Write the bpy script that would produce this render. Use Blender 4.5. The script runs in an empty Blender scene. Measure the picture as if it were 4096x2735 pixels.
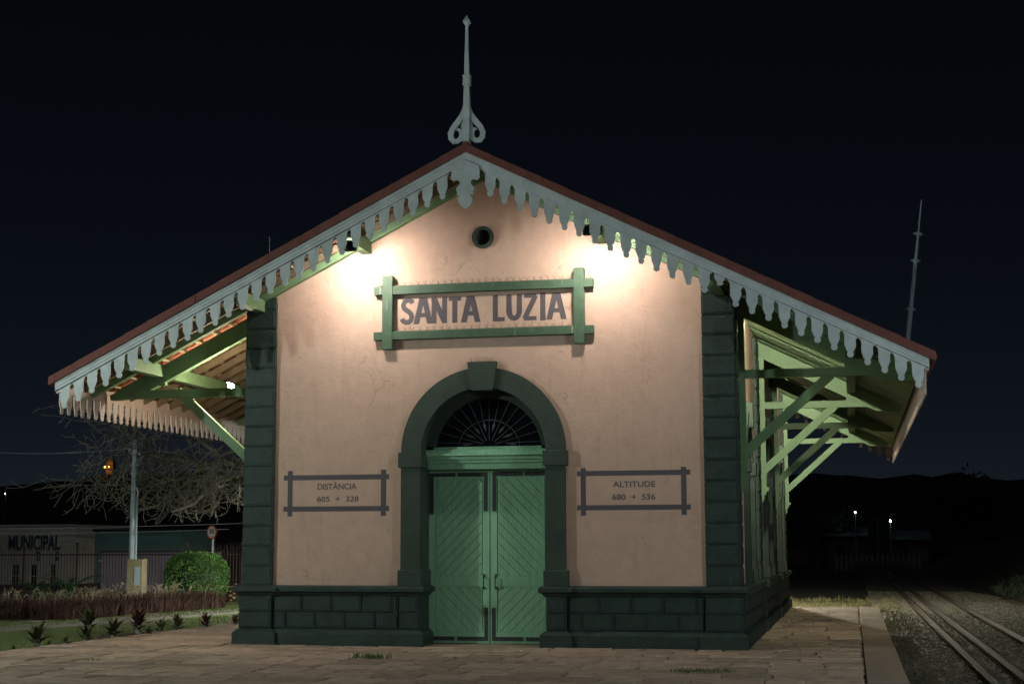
import bpy, bmesh, math, random
from mathutils import Vector, Matrix, noise
from mathutils.geometry import tessellate_polygon
random.seed(7)
R = math.radians
S = bpy.context.scene
COL = S.collection

# ------------------------------------------------------------------ camera
cd = bpy.data.cameras.new('camera'); cam = bpy.data.objects.new('camera', cd); COL.objects.link(cam)
YAW, PIT, ROL = 0.2151, 0.1318, -0.0029
fw = Vector((-math.sin(YAW)*math.cos(PIT), math.cos(YAW)*math.cos(PIT), math.sin(PIT)))
rt = Vector((math.cos(YAW), math.sin(YAW), 0)); up = rt.cross(fw)
rt, up = rt*math.cos(ROL)+up*math.sin(ROL), up*math.cos(ROL)-rt*math.sin(ROL)
m = Matrix((rt, up, -fw)).transposed().to_4x4(); m.translation = Vector((5.9476, -24.964, 1.6))
cam.matrix_world = m
cd.sensor_width = 36; cd.lens = 6182.3/4096*36; cd.clip_start = .1; cd.clip_end = 4000
S.camera = cam

# ------------------------------------------------------------------ night sky, faint street glow
SUN_EL, SUN_AZ = R(30), R(-25)      # direction the glow of the square comes from (behind and left of the camera)
W = bpy.data.worlds.new('World'); S.world = W; W.use_nodes = True
wt = W.node_tree; bg = wt.nodes['Background']
sk = wt.nodes.new('ShaderNodeTexSky'); sk.sky_type = 'NISHITA'; sk.sun_disc = False
sk.sun_elevation = SUN_EL; sk.sun_rotation = R(180)+SUN_AZ; sk.altitude = 2500; sk.air_density = .45; sk.dust_density = 0; sk.ozone_density = 2.5
hs_ = wt.nodes.new('ShaderNodeHueSaturation'); hs_.inputs['Saturation'].default_value = .80; wt.links.new(sk.outputs[0], hs_.inputs['Color']); wt.links.new(hs_.outputs[0], bg.inputs[0]); bg.inputs[1].default_value = 0.0014
sd = bpy.data.lights.new('street_glow', 'SUN'); so = bpy.data.objects.new('street_glow', sd); COL.objects.link(so)
sd.energy = 0.05; sd.angle = R(6); sd.color = (.86, .96, .90)
src = Vector((math.sin(SUN_AZ)*math.cos(SUN_EL), -math.cos(SUN_AZ)*math.cos(SUN_EL), math.sin(SUN_EL)))
so.rotation_euler = src.to_track_quat('Z', 'Y').to_euler()
S.view_settings.view_transform = 'Standard'; S.view_settings.look = 'None'
S.view_settings.exposure = 0; S.view_settings.gamma = 1
S.render.engine = 'CYCLES'
S.cycles.use_denoising = True; S.cycles.max_bounces = 6; S.cycles.diffuse_bounces = 3
S.cycles.sample_clamp_indirect = 4; S.cycles.use_light_tree = True

# ------------------------------------------------------------------ materials
def mat(name, col, rough=.7, var=.18, scale=6, bump=0, bscale=40, metal=0, spec=.4, col2=None, objvar=0, coat=0, stretch=None, grime=0, wear=None):
    """Principled paint/stone/leaf material: two-octave colour mottling, fine relief, optional per-object shift and drip streaks."""
    M = bpy.data.materials.new(name); M.use_nodes = True; t = M.node_tree; N = t.nodes; L = t.links
    b = N['Principled BSDF']; b.inputs['Roughness'].default_value = rough; b.inputs['Metallic'].default_value = metal
    b.inputs['Specular IOR Level'].default_value = spec
    geo = N.new('ShaderNodeNewGeometry'); vec = geo.outputs['Position']
    if stretch:
        mp = N.new('ShaderNodeMapping'); mp.inputs['Scale'].default_value = stretch; L.new(vec, mp.inputs[0]); vec = mp.outputs[0]
    n = N.new('ShaderNodeTexNoise'); n.inputs['Scale'].default_value = scale; n.inputs['Detail'].default_value = 6; n.inputs['Roughness'].default_value = .62
    L.new(vec, n.inputs['Vector'])
    rp = N.new('ShaderNodeValToRGB'); rp.color_ramp.elements[0].position = .3; rp.color_ramp.elements[1].position = .72
    c2 = col2 or tuple(min(1, c*(1+var)) for c in col)
    c1 = tuple(c*(1-var) for c in col)
    rp.color_ramp.elements[0].color = (*c1, 1); rp.color_ramp.elements[1].color = (*c2, 1)
    L.new(n.outputs['Fac'], rp.inputs[0]); out = rp.outputs[0]
    if objvar:
        oi = N.new('ShaderNodeObjectInfo'); hs = N.new('ShaderNodeHueSaturation')
        mr = N.new('ShaderNodeMapRange'); mr.inputs['To Min'].default_value = 1-objvar; mr.inputs['To Max'].default_value = 1+objvar
        L.new(oi.outputs['Random'], mr.inputs[0]); L.new(mr.outputs[0], hs.inputs['Value']); L.new(out, hs.inputs['Color']); out = hs.outputs[0]
    if grime:
        n3 = N.new('ShaderNodeTexNoise'); mp2 = N.new('ShaderNodeMapping'); mp2.inputs['Scale'].default_value = (14, 14, 1.3)
        L.new(geo.outputs['Position'], mp2.inputs[0]); L.new(mp2.outputs[0], n3.inputs['Vector']); n3.inputs['Scale'].default_value = 1; n3.inputs['Detail'].default_value = 4
        r3 = N.new('ShaderNodeValToRGB'); r3.color_ramp.elements[0].position = .66; r3.color_ramp.elements[1].position = .78
        r3.color_ramp.elements[0].color = (0, 0, 0, 1); r3.color_ramp.elements[1].color = (grime, grime, grime, 1)
        mx = N.new('ShaderNodeMixRGB'); L.new(n3.outputs['Fac'], r3.inputs[0]); L.new(r3.outputs[0], mx.inputs[0]); L.new(out, mx.inputs[1]); mx.inputs[2].default_value = (.45, .45, .4, 1); out = mx.outputs[0]
    if wear:
        pr_ = N.new('ShaderNodeMapRange'); pr_.inputs['From Min'].default_value = .515; pr_.inputs['From Max'].default_value = .60
        L.new(geo.outputs['Pointiness'], pr_.inputs[0]); ml = N.new('ShaderNodeMath'); ml.operation = 'MULTIPLY'; L.new(pr_.outputs[0], ml.inputs[0]); L.new(n.outputs['Fac'], ml.inputs[1])
        mw = N.new('ShaderNodeMixRGB'); L.new(ml.outputs[0], mw.inputs[0]); L.new(out, mw.inputs[1]); mw.inputs[2].default_value = (*wear, 1); out = mw.outputs[0]
    L.new(out, b.inputs['Base Color'])
    rr = N.new('ShaderNodeMapRange'); rr.inputs['To Min'].default_value = max(.03, rough-.12); rr.inputs['To Max'].default_value = min(1, rough+.12)
    L.new(n.outputs['Fac'], rr.inputs[0]); L.new(rr.outputs[0], b.inputs['Roughness'])
    if bump:
        n2 = N.new('ShaderNodeTexNoise'); n2.inputs['Scale'].default_value = bscale; n2.inputs['Detail'].default_value = 5
        L.new(vec, n2.inputs['Vector'])
        bp = N.new('ShaderNodeBump'); bp.inputs['Strength'].default_value = bump; bp.inputs['Distance'].default_value = .02
        L.new(n2.outputs['Fac'], bp.inputs['Height']); L.new(bp.outputs[0], b.inputs['Normal'])
    return M
def emit(name, col, s):
    M = bpy.data.materials.new(name); M.use_nodes = True; t = M.node_tree
    b = t.nodes['Principled BSDF']; b.inputs['Base Color'].default_value = (.8, .8, .8, 1)
    b.inputs['Emission Color'].default_value = (*col, 1); b.inputs['Emission Strength'].default_value = s
    return M
def plaster():
    M = bpy.data.materials.new('peach_plaster'); M.use_nodes = True; t = M.node_tree; N = t.nodes; L = t.links; b = N['Principled BSDF']; b.inputs['Roughness'].default_value = .85; b.inputs['Specular IOR Level'].default_value = .3
    geo = N.new('ShaderNodeNewGeometry'); pos = geo.outputs['Position']
    def nz(scale, detail=5, st=None, ro=.6):
        v = pos
        if st: mp = N.new('ShaderNodeMapping'); mp.inputs['Scale'].default_value = st; L.new(pos, mp.inputs[0]); v = mp.outputs[0]
        q = N.new('ShaderNodeTexNoise'); q.inputs['Scale'].default_value = scale; q.inputs['Detail'].default_value = detail; q.inputs['Roughness'].default_value = ro; L.new(v, q.inputs['Vector']); return q.outputs['Fac']
    def ramp(f, a, c, p0, p1):
        q = N.new('ShaderNodeValToRGB'); q.color_ramp.elements[0].position = p0; q.color_ramp.elements[1].position = p1; q.color_ramp.elements[0].color = (*a, 1); q.color_ramp.elements[1].color = (*c, 1); L.new(f, q.inputs[0]); return q.outputs[0]
    def mul(x, y, fac=1):
        q = N.new('ShaderNodeMixRGB'); q.blend_type = 'MULTIPLY'; q.inputs[0].default_value = fac; L.new(x, q.inputs[1]); L.new(y, q.inputs[2]); return q.outputs[0]
    col = ramp(nz(.7, 7), (.545,.385,.300), (.625,.440,.345), .3, .7)
    col = mul(col, ramp(nz(5, 6), (.90,.90,.89), (1.05,1.05,1.04), .28, .72))
    col = mul(col, ramp(nz(1, 4, (7,7,.55)), (.92,.915,.90), (1,1,1), .30, .44))              # faint rain streaks
    vo = N.new('ShaderNodeTexVoronoi'); vo.feature = 'DISTANCE_TO_EDGE'; vo.inputs['Scale'].default_value = .62
    wp = N.new('ShaderNodeMixRGB'); wp.blend_type = 'LINEAR_LIGHT'; wp.inputs[0].default_value = .35; nn = N.new('ShaderNodeTexNoise'); nn.inputs['Scale'].default_value = 2.2; nn.inputs['Detail'].default_value = 6; L.new(pos, nn.inputs['Vector']); L.new(pos, wp.inputs[1]); L.new(nn.outputs['Color'], wp.inputs[2]); L.new(wp.outputs[0], vo.inputs['Vector'])
    cr = ramp(vo.outputs['Distance'], (.70,.67,.62), (1,1,1), .0, .008)
    mk = N.new('ShaderNodeMixRGB'); L.new(ramp(nz(.9, 3), (0,0,0), (1,1,1), .52, .60), mk.inputs[0]); mk.inputs[1].default_value = (1,1,1,1); L.new(cr, mk.inputs[2]); col = mul(col, mk.outputs[0])   # hairline cracks
    v2 = N.new('ShaderNodeTexVoronoi'); v2.inputs['Scale'].default_value = 2.6; L.new(pos, v2.inputs['Vector']); col = mul(col, ramp(v2.outputs['Distance'], (.55,.50,.45), (1,1,1), .018, .045))            # chips and old fixings
    col = mul(col, ramp(nz(2.2, 8, None, .75), (.80,.79,.75), (1,1,1), .28, .42))
    L.new(col, b.inputs['Base Color'])
    bp = N.new('ShaderNodeBump'); bp.inputs['Strength'].default_value = .35; bp.inputs['Distance'].default_value = .02; L.new(nz(20, 6), bp.inputs['Height'])
    b2 = N.new('ShaderNodeBump'); b2.inputs['Strength'].default_value = .5; b2.inputs['Distance'].default_value = .03; L.new(nz(2.2, 4), b2.inputs['Height']); L.new(bp.outputs[0], b2.inputs['Normal']); L.new(b2.outputs[0], b.inputs['Normal'])
    return M
K = dict(
 plaster=plaster(),
 dkgreen=mat('dark_green_stone', (.025, .047, .038), .6, .3, 5, .8, 26, spec=.4, grime=.14),
 dkgreen2=mat('dark_green_render', (.038, .060, .045), .7, .24, 4, .4, 26),
 signgreen=mat('sign_green_wood', (.062, .115, .070), .55, .16, 8, .15, 60, grime=.5),
 door=mat('door_green', (.265, .53, .335), .5, .16, 9, .12, 40, spec=.45, stretch=(3,3,.35)),
 sage=mat('sage_green_wood', (.160, .270, .135), .55, .14, 3, .12, 40, spec=.4),
 fascia=mat('grey_white_wood', (.50, .57, .58), .6, .16, 4, .12, 50, objvar=.06),
 valance=mat('warm_lit_wood', (.52, .42, .36), .6, .10, 4, .12, 50, objvar=.08),  # grey-white boards with the warm lamp light put into their colour
 tile=mat('clay_tile', (.34, .13, .075), .8, .3, 5, .35, 30, objvar=.15),
 verge=mat('verge_tile', (.17, .062, .050), .85, .22, 6, .3, 30, objvar=.10),
 batten=mat('batten_wood', (.33, .28, .17), .7, .2, 8),
 rafter=mat('rafter_wood', (.17, .135, .080), .6, .2, 5),
 paint=mat('grey_paint', (.098, .088, .098), .75, .10, 14, .1, 60),
 iron=mat('dark_iron', (.045, .048, .052), .5, .2, 20, .1, 60),
 fanbar=mat('fan_iron', (.10, .10, .11), .6, .2, 20),
 wire=mat('wire', (.10, .09, .07), .5, .2, 20),
 white=mat('white_paint', (.80, .82, .82), .5, .08, 6),
 galv=mat('galvanised', (.50, .60, .66), .5, .14, 9),
 glass=mat('dark_glass', (.006, .007, .010), .12, .1, 3, spec=.5),
 black=mat('black_box', (.015, .015, .016), .45, .1, 20),
 paver=mat('paver_stone', (.42, .315, .235), .78, .34, 5, .45, 18, objvar=.24, spec=.3),
 coping=mat('coping_stone', (.33, .25, .19), .72, .14, 3, .3, 25, objvar=.10, spec=.3),
 soil=mat('soil', (.045, .032, .022), .95, .35, 8, .7, 25),
 lawn=mat('lawn_ground', (.075, .130, .028), .95, .3, 4, .7, 60, col2=(.13, .15, .045)),
 blade=mat('grass_blade', (.080, .165, .032), .7, .35, 3, col2=(.16, .20, .05)),
 gravel=mat('gravel_path', (.20, .19, .15), .95, .25, 30, .6, 80),
 earth=mat('earth', (.105, .088, .036), .95, .4, .9, .8, 12, col2=(.13, .125, .05)),
 ballast=mat('ballast', (.062, .057, .047), .95, .35, 9, 1, 22, col2=(.10, .095, .065)),
 stone=mat('ballast_stone', (.095, .088, .072), .85, .5, 6, .3, 60, col2=(.16, .15, .115)),
 rust=mat('rail_rust', (.045, .036, .029), .6, .25, 20, .2, 60, metal=.3),
 steel=mat('rail_steel', (.26, .25, .24), .34, .12, 30, metal=.9),
 sleeper=mat('sleeper', (.10, .085, .065), .9, .25, 9, .5, 30),
 leaf=mat('leaf_green', (.075, .19, .045), .55, .35, 5, col2=(.13, .27, .05)),
 leafdk=mat('leaf_unlit', (.007, .013, .007), .6, .35, 3),  # near black: stands for background trees that no lamp reaches
 leafmid=mat('leaf_mid', (.02, .045, .018), .6, .3, 3),
 leafyl=mat('leaf_yellow_green', (.22, .34, .04), .55, .2, 9),
 brom=mat('bromeliad_leaf', (.10, .085, .040), .5, .35, 6, objvar=.3, col2=(.10, .12, .045)),
 bromred=mat('bromeliad_red', (.095, .040, .028), .5, .3, 6, objvar=.2),
 cycad=mat('cycad_leaf', (.035, .085, .032), .45, .3, 5),
 purple=mat('purple_grass', (.062, .027, .025), .8, .4, 6, col2=(.100, .050, .038)),
 drygrass=mat('dry_grass', (.10, .090, .035), .85, .35, 3, col2=(.14, .13, .05)),
 plume=mat('grass_plume', (.30, .25, .17), .85, .25, 8),
 bark=mat('bark', (.31, .30, .26), .85, .3, 9, .4, 40),
 scrub=mat('scrub_unlit', (.022, .022, .010), .95, .4, .8, .8, 6),  # darkened ground copy, night shade beyond the station lights put in its colour
 forest=mat('hill_forest', (.02, .028, .02), .95, .4, .05),  # albedo kept low so the fill light leaves the hills dark
 barkdk=mat('bark_unlit', (.03, .027, .02), .9, .3, 5),  # bark copy darkened so background trunks look unlit
 yblock=mat('yellow_render', (.40, .34, .20), .85, .12, 4, .2, 30),
 red=mat('sign_red', (.55, .05, .035), .45, .06, 6),
 mwall=mat('municipal_wall', (.42, .41, .39), .9, .14, .8, .2, 9),
 teal=mat('teal_wall', (.12, .24, .25), .9, .14, .8),
 lav=mat('lavender_wall', (.38, .35, .45), .9, .12, .9),
 maroon=mat('maroon_iron', (.085, .055, .055), .7, .2, 6),
 shed=mat('shed_wall', (.055, .046, .05), .9, .2, .7),
 roofdk=mat('dark_roof', (.016, .015, .018), .85, .2, 1.5),
 roofmet=mat('metal_roof', (.10, .11, .12), .6, .15, 2),
 letter=mat('blue_letters', (.035, .055, .085), .7, .1, 6),
 church=mat('church_stone', (.50, .42, .32), .85, .15, .6),
 brick=mat('yellow_brick', (.36, .24, .12), .85, .15, 6, .2, 40, objvar=.15),
 carpaint=mat('car_paint', (.03, .033, .04), .18, .05, 3, spec=.6, metal=.2),
 tyre=mat('tyre', (.012, .012, .012), .85, .1, 9),
 post=mat('concrete_post', (.11, .10, .09), .9, .2, 4, .3, 20),
 flood=emit('flood_led', (1.0, .89, .80), 590),
 canopy=emit('canopy_lamp', (1.0, .87, .62), 1000),
 garden=emit('garden_flood', (1.0, .94, .72), 4200),
 bulb=emit('canopy_bulb', (1.0, .86, .66), 1450),
 gardenfar=emit('garden_flood_far', (.97, 1.0, .90), 10500),
 square=emit('fill_lantern_left', (.88, 1.0, .93), 2050),  # glow of the added left fill lantern
 squarer=emit('fill_lantern_right', (.86, .97, 1.0), 1050),  # glow of the added right fill lantern
 street=emit('street_led', (.60, .95, 1.0), 45),
 streetw=emit('street_white', (1, .95, .74), 105000),
 sodium=emit('sodium_lamp', (1.0, .36, .04), 16),
)

# ------------------------------------------------------------------ mesh helpers
class MB:
    def __init__(s): s.v = []; s.f = []
    def add(s, vs, fs):
        o = len(s.v); s.v += [tuple(p) for p in vs]; s.f += [tuple(i+o for i in f) for f in fs]; return s
    def box(s, x0, x1, y0, y1, z0, z1):
        return s.add([(x0,y0,z0),(x1,y0,z0),(x1,y1,z0),(x0,y1,z0),(x0,y0,z1),(x1,y0,z1),(x1,y1,z1),(x0,y1,z1)],
            [(0,3,2,1),(4,5,6,7),(0,1,5,4),(1,2,6,5),(2,3,7,6),(3,0,4,7)])
    def beam(s, a, b, w, h, side=None):
        a, b = Vector(a), Vector(b); d = (b-a).normalized()
        sd = Vector(side) if side else d.cross(Vector((0,0,1)))
        if sd.length < 1e-4: sd = Vector((1,0,0))
        sd = sd.normalized(); u = sd.cross(d).normalized(); vs = []
        for p in (a, b):
            for i, j in ((-1,-1),(1,-1),(1,1),(-1,1)): vs.append(p+sd*(i*w/2)+u*(j*h/2))
        return s.add(vs, [(0,1,2,3),(7,6,5,4),(0,4,5,1),(1,5,6,2),(2,6,7,3),(3,7,4,0)])
    def tube(s, pts, r, n=6, cap=True):
        pts = [Vector(p) for p in pts]; k = len(pts); rs = r if isinstance(r, (list, tuple)) else [r]*k
        o = []; pu = None
        for i, p in enumerate(pts):
            d = (pts[min(i+1,k-1)]-pts[max(i-1,0)]).normalized()
            if pu is None:
                pu = d.orthogonal().normalized()
            else:
                pu = (pu-d*pu.dot(d)); pu = pu.normalized() if pu.length > 1e-5 else d.orthogonal().normalized()
            q = d.cross(pu)
            for j in range(n):
                a = 2*math.pi*j/n; o.append(p+(pu*math.cos(a)+q*math.sin(a))*rs[i])
        fs = [(i*n+j, i*n+(j+1)%n, (i+1)*n+(j+1)%n, (i+1)*n+j) for i in range(k-1) for j in range(n)]
        if cap: fs += [tuple(range(n-1,-1,-1)), tuple(range((k-1)*n, k*n))]
        return s.add(o, fs)
    def plate(s, loops, a, b, plane='xz'):
        """extrude 2-D outline (first loop, others are holes) between depths a and b"""
        loops = [[(p[0], p[1]) for p in l] for l in loops]
        def P(p, d): return (p[0], d, p[1]) if plane == 'xz' else ((d, p[0], p[1]) if plane == 'yz' else (p[0], p[1], d))
        flat = [p for l in loops for p in l]; n = len(flat)
        tr = tessellate_polygon([[Vector((p[0], p[1], 0)) for p in l] for l in loops])
        vs = [P(p, a) for p in flat]+[P(p, b) for p in flat]
        fs = [tuple(t) for t in tr]+[tuple(i+n for i in reversed(t)) for t in tr]
        o = 0
        for l in loops:
            k = len(l)
            for i in range(k): fs.append((o+i, o+(i+1)%k, o+(i+1)%k+n, o+i+n))
            o += k
        return s.add(vs, fs)
    def sweep(s, path, prof):
        """sweep (offset, z) profile along plan polyline; offset is to the right-hand side, mitred"""
        k = len(path); P = [Vector((*p, 0)) for p in path]; rows = []
        for i in range(k):
            d0 = (P[i]-P[i-1]).normalized() if i else None
            d1 = (P[i+1]-P[i]).normalized() if i < k-1 else None
            n0 = Vector((d0.y, -d0.x, 0)) if d0 else None; n1 = Vector((d1.y, -d1.x, 0)) if d1 else None
            if n0 is None: mi = n1
            elif n1 is None: mi = n0
            else: mi = (n0+n1)/(1+n0.dot(n1))
            rows.append([(P[i].x+mi.x*o, P[i].y+mi.y*o, z) for o, z in prof])
        q = len(prof); vs = [p for r in rows for p in r]
        fs = [(i*q+j, i*q+j+1, (i+1)*q+j+1, (i+1)*q+j) for i in range(k-1) for j in range(q-1)]
        return s.add(vs, fs)
    def ribbon(s, pts, ws, a, b):
        """flat scroll-saw band in the xz plane"""
        n = len(pts); Lp = []; Rp = []
        for i in range(n):
            p0 = Vector(pts[max(i-1,0)]); p1 = Vector(pts[min(i+1,n-1)]); d = (p1-p0).normalized(); nn = Vector((-d.y, d.x)); w = ws[i]/2
            Lp.append(Vector(pts[i])+nn*w); Rp.append(Vector(pts[i])-nn*w)
        vs = []
        for i in range(n):
            for dd in (a, b): vs += [(Lp[i].x, dd, Lp[i].y), (Rp[i].x, dd, Rp[i].y)]
        fs = []
        for i in range(n-1):
            o = i*4; p = o+4
            fs += [(o,o+1,p+1,p),(o+2,p+2,p+3,o+3),(o,p,p+2,o+2),(o+1,o+3,p+3,p+1)]
        e = (n-1)*4; fs += [(0,2,3,1),(e,e+1,e+3,e+2)]
        return s.add(vs, fs)
    def sphere(s, c, r, nu=10, nv=6, sz=1):
        vs = []; fs = []
        for i in range(nv+1):
            t = math.pi*i/nv
            for j in range(nu):
                a = 2*math.pi*j/nu; vs.append((c[0]+r*math.sin(t)*math.cos(a), c[1]+r*math.sin(t)*math.sin(a), c[2]+r*sz*math.cos(t)))
        for i in range(nv):
            for j in range(nu): fs.append((i*nu+j, (i+1)*nu+j, (i+1)*nu+(j+1)%nu, i*nu+(j+1)%nu))
        return s.add(vs, fs)
    def mesh(s, name, m, smooth=False, fix=True):
        me = bpy.data.meshes.new(name); me.from_pydata(s.v, [], s.f)
        if fix:
            b = bmesh.new(); b.from_mesh(me); bmesh.ops.recalc_face_normals(b, faces=b.faces); b.to_mesh(me); b.free()
        if m is not None: me.materials.append(K[m] if isinstance(m, str) else m)
        if smooth: me.shade_smooth()
        return me
    def obj(s, name, m, parent=None, smooth=False, loc=(0,0,0), fix=True):
        return link(name, s.mesh(name, m, smooth, fix), parent, loc)
def link(name, me, parent=None, loc=(0,0,0), rot=(0,0,0)):
    o = bpy.data.objects.new(name, me); COL.objects.link(o); o.location = loc; o.rotation_euler = rot
    if parent is not None: o.parent = parent
    return o
def thing(name, label, cat, loc=(0,0,0), group=None, rz=0):
    o = bpy.data.objects.new(name, None); COL.objects.link(o); o.location = loc; o.rotation_euler = (0,0,rz); o.empty_display_size = .2
    return tag(o, label, cat, group)
def tag(o, label, cat, group=None):
    o['label'] = label; o['category'] = cat
    if group: o['group'] = group
    return o
def struct(o): o['kind'] = 'structure'; return o
def stuff(o): o['kind'] = 'stuff'; return o
def bevbox(sx, sy, sz, c, m, name='block', segs=1):
    b = bmesh.new(); bmesh.ops.create_cube(b, size=1)
    bmesh.ops.scale(b, vec=(sx, sy, sz), verts=b.verts)
    bmesh.ops.bevel(b, geom=list(b.edges), offset=c, segments=segs, profile=.5, affect='EDGES')
    me = bpy.data.meshes.new(name); b.to_mesh(me); b.free(); me.materials.append(K[m]); return me
def circ(cx, cy, r, n, a0=0, a1=2*math.pi, endp=False):
    k = n if endp else n; d = (a1-a0)/(n-1 if endp else n)
    return [(cx+r*math.cos(a0+d*i), cy+r*math.sin(a0+d*i)) for i in range(k)]
def text(name, s, x0, x1, z0, z1, y, m, parent, off=0.0, th=.0015, rot=None, loc=None):
    cu = bpy.data.curves.new('t', 'FONT'); cu.body = s; cu.size = 1; cu.offset = off; cu.extrude = 0; cu.resolution_u = 6
    o = bpy.data.objects.new('t', cu); COL.objects.link(o); dg = bpy.context.evaluated_depsgraph_get()
    me = bpy.data.meshes.new_from_object(o.evaluated_get(dg)); bpy.data.objects.remove(o)
    xs = [v.co.x for v in me.vertices]; ys = [v.co.y for v in me.vertices]
    ax, bx, ay, by = min(xs), max(xs), min(ys), max(ys)
    for v in me.vertices:
        X = x0+(v.co.x-ax)/(bx-ax)*(x1-x0); Z = z0+(v.co.y-ay)/(by-ay)*(z1-z0); v.co = (X, y, Z)
    me.materials.clear(); me.materials.append(K[m])
    return link(name, me, parent, loc or (0,0,0), rot or (0,0,0))

L = 17.6                       # building length
def rz(x): return 8.085-.5*abs(x)        # roof top
def fz(x): return 7.955-.495*abs(x)      # barge board top

# ================================================================== SETTING
def hgt(x, y):
    h = -.14
    if x > 6.3: h = -.74+(max(0, min(1, (x-12.6)/5)))**1.3*2.6+max(0, min(1, (x-17)/30))*5
    elif y > 17.6: h = -.14-.55*min(1, (y-17.6)/9)*max(0, min(1, (x+12)/8))
    elif x > -7.1: h = -.6
    if y > 30 or x < -9 or x > 11: h += .10*noise.noise((x*.35, y*.35, 0))+.25*max(0, min(1, (x-13)/4))*noise.noise((x*.9, y*.9, 3))
    return h
xs = sorted(set([-900,-700,-560,-460,-400]+list(range(-380,-60,20))+list(range(-60,-16,4))+[-16+.8*i for i in range(11)]+[-7.35,-7,-4,0,4,6.2,6.35]+[6.6+.5*i for i in range(24)]+[19,21,24,28,34,45,60,90,140,250,400,900]))
ys = sorted(set([-60,-40,-30,-20]+[-14+1.2*i for i in range(26)]+[17.55,17.7]+[18+1.0*i for i in range(22)]+[42,46,50,55,60,70,80,95,110,130,150,180,220,270,330,400,460,520,580,640,700,760,850,1000,1400]))
g = MB(); nx = len(xs)
gv = [(x, y, hgt(x, y)) for y in ys for x in xs]; near = []; far = []
for j in range(len(ys)-1):
    for i in range(nx-1): (near if -30 < xs[i] < 12.5 and ys[j] < 44 else far).append((j*nx+i, j*nx+i+1, (j+1)*nx+i+1, (j+1)*nx+i))
struct(g.add(gv, near).obj('ground', 'earth', smooth=True, fix=False)); struct(MB().add(gv, far).obj('rough_ground', 'scrub', smooth=True, fix=False))
g = MB(); hx = [-1200+14*i for i in range(172)]; hy = [170+28*i for i in range(34)]; nx = len(hx)
def hill(x, y): return -6+min(1, max(0, (y-170)/120))*(6+24.5*math.exp(-(((x+330)/150)**2+((y-640)/190)**2))+30*math.exp(-(((x+40)/240)**2+((y-700)/200)**2))+34*math.exp(-(((x-420)/260)**2+((y-560)/200)**2))+5*noise.noise((x*.012, y*.012, 1))+5.5*abs(noise.noise((x*.06, y*.05, 7)))+2.5*noise.noise((x*.19, y*.1, 2)))
g.add([(x, y, hill(x, y)) for y in hy for x in hx], [(j*nx+i, j*nx+i+1, (j+1)*nx+i+1, (j+1)*nx+i) for j in range(len(hy)-1) for i in range(nx-1)])
struct(g.obj('hills', 'forest', smooth=True, fix=False))

# platform: core with individual slabs
plat = struct(MB().box(-7.32, 6.50, -34, 17.72, -.9, -.035).obj('platform', 'soil'))
def slab(x0, x1, y0, y1, m, name='paver', rough=.012, c=.014):
    pts = []
    def edge(a, b):
        n = max(2, int((Vector(b)-Vector(a)).length/.28)+1)
        for i in range(n):
            t = i/n; pts.append((a[0]+(b[0]-a[0])*t+random.uniform(-rough, rough), a[1]+(b[1]-a[1])*t+random.uniform(-rough, rough)))
    edge((x0,y0),(x1,y0)); edge((x1,y0),(x1,y1)); edge((x1,y1),(x0,y1)); edge((x0,y1),(x0,y0))
    cx, cy = (x0+x1)/2, (y0+y1)/2; n = len(pts); z = random.uniform(-.006, .004); tx, ty = random.uniform(-.009,.009), random.uniform(-.012,.012)
    def sh(p, k): d = Vector((p[0]-cx, p[1]-cy)); l = d.length; q = d*(1-k/l); return q
    vs = []
    for p in pts: q = sh(p, 0); vs.append((q.x, q.y, -.06))
    for p in pts: q = sh(p, 0); vs.append((q.x, q.y, z-c+tx*q.x+ty*q.y))
    for p in pts: q = sh(p, c*1.4); vs.append((q.x, q.y, z+tx*q.x+ty*q.y))
    fs = [(i, (i+1)%n, n+(i+1)%n, n+i) for i in range(n)]+[(n+i, n+(i+1)%n, 2*n+(i+1)%n, 2*n+i) for i in range(n)]+[tuple(range(2*n, 3*n))]
    return MB().add(vs, fs).obj(name, m, plat, loc=(cx, cy, 0), fix=False)
y = -34.0; rest = MB()
while y < -7.5:                                   # rows behind the photographer's feet and just out of frame
    d = random.uniform(.5, .8); x = -7.28
    while x < 6.03:
        w = min(random.uniform(.9, 1.6), 6.04-x); rest.box(x+.012, x+w-.012, y+.01, y+d-.01, -.06, random.uniform(-.006,.004)); x += w
    y += d
stuff(rest.obj('paver_rows', 'paver', plat))
joints = []
while y < 17.6:
    d = random.uniform(.48, .82) if y < 3 else random.uniform(.6, .95)
    d = min(d, 17.7-y)
    if d < .2: break
    for xa, xb in (((-7.28, 6.04),) if y+d < -.15 else ((-7.28, -4.05), (4.05, 6.04))):
        x = xa
        while x < xb-.05:
            w = random.uniform(.42, 1.05)
            if xb-x-w < .35: w = xb-x
            slab(x+random.uniform(.006,.016), x+w-random.uniform(.006,.016), y+random.uniform(.010,.030), y+d-random.uniform(.010,.030), 'paver', rough=.022, c=.02); joints.append((x+w, y, d)); x += w
    y += d
y = -8.0
while y < 17.5:
    d = min(random.uniform(1.5, 2.3), 17.71-y); slab(6.065, 6.55, y+.005, y+d-.005, 'coping', 'coping_stone', .004, .01); y += d
MB().box(-1.06, 1.06, -.12, .62, -.05, .004).obj('door_sill', 'coping', plat)

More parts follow.
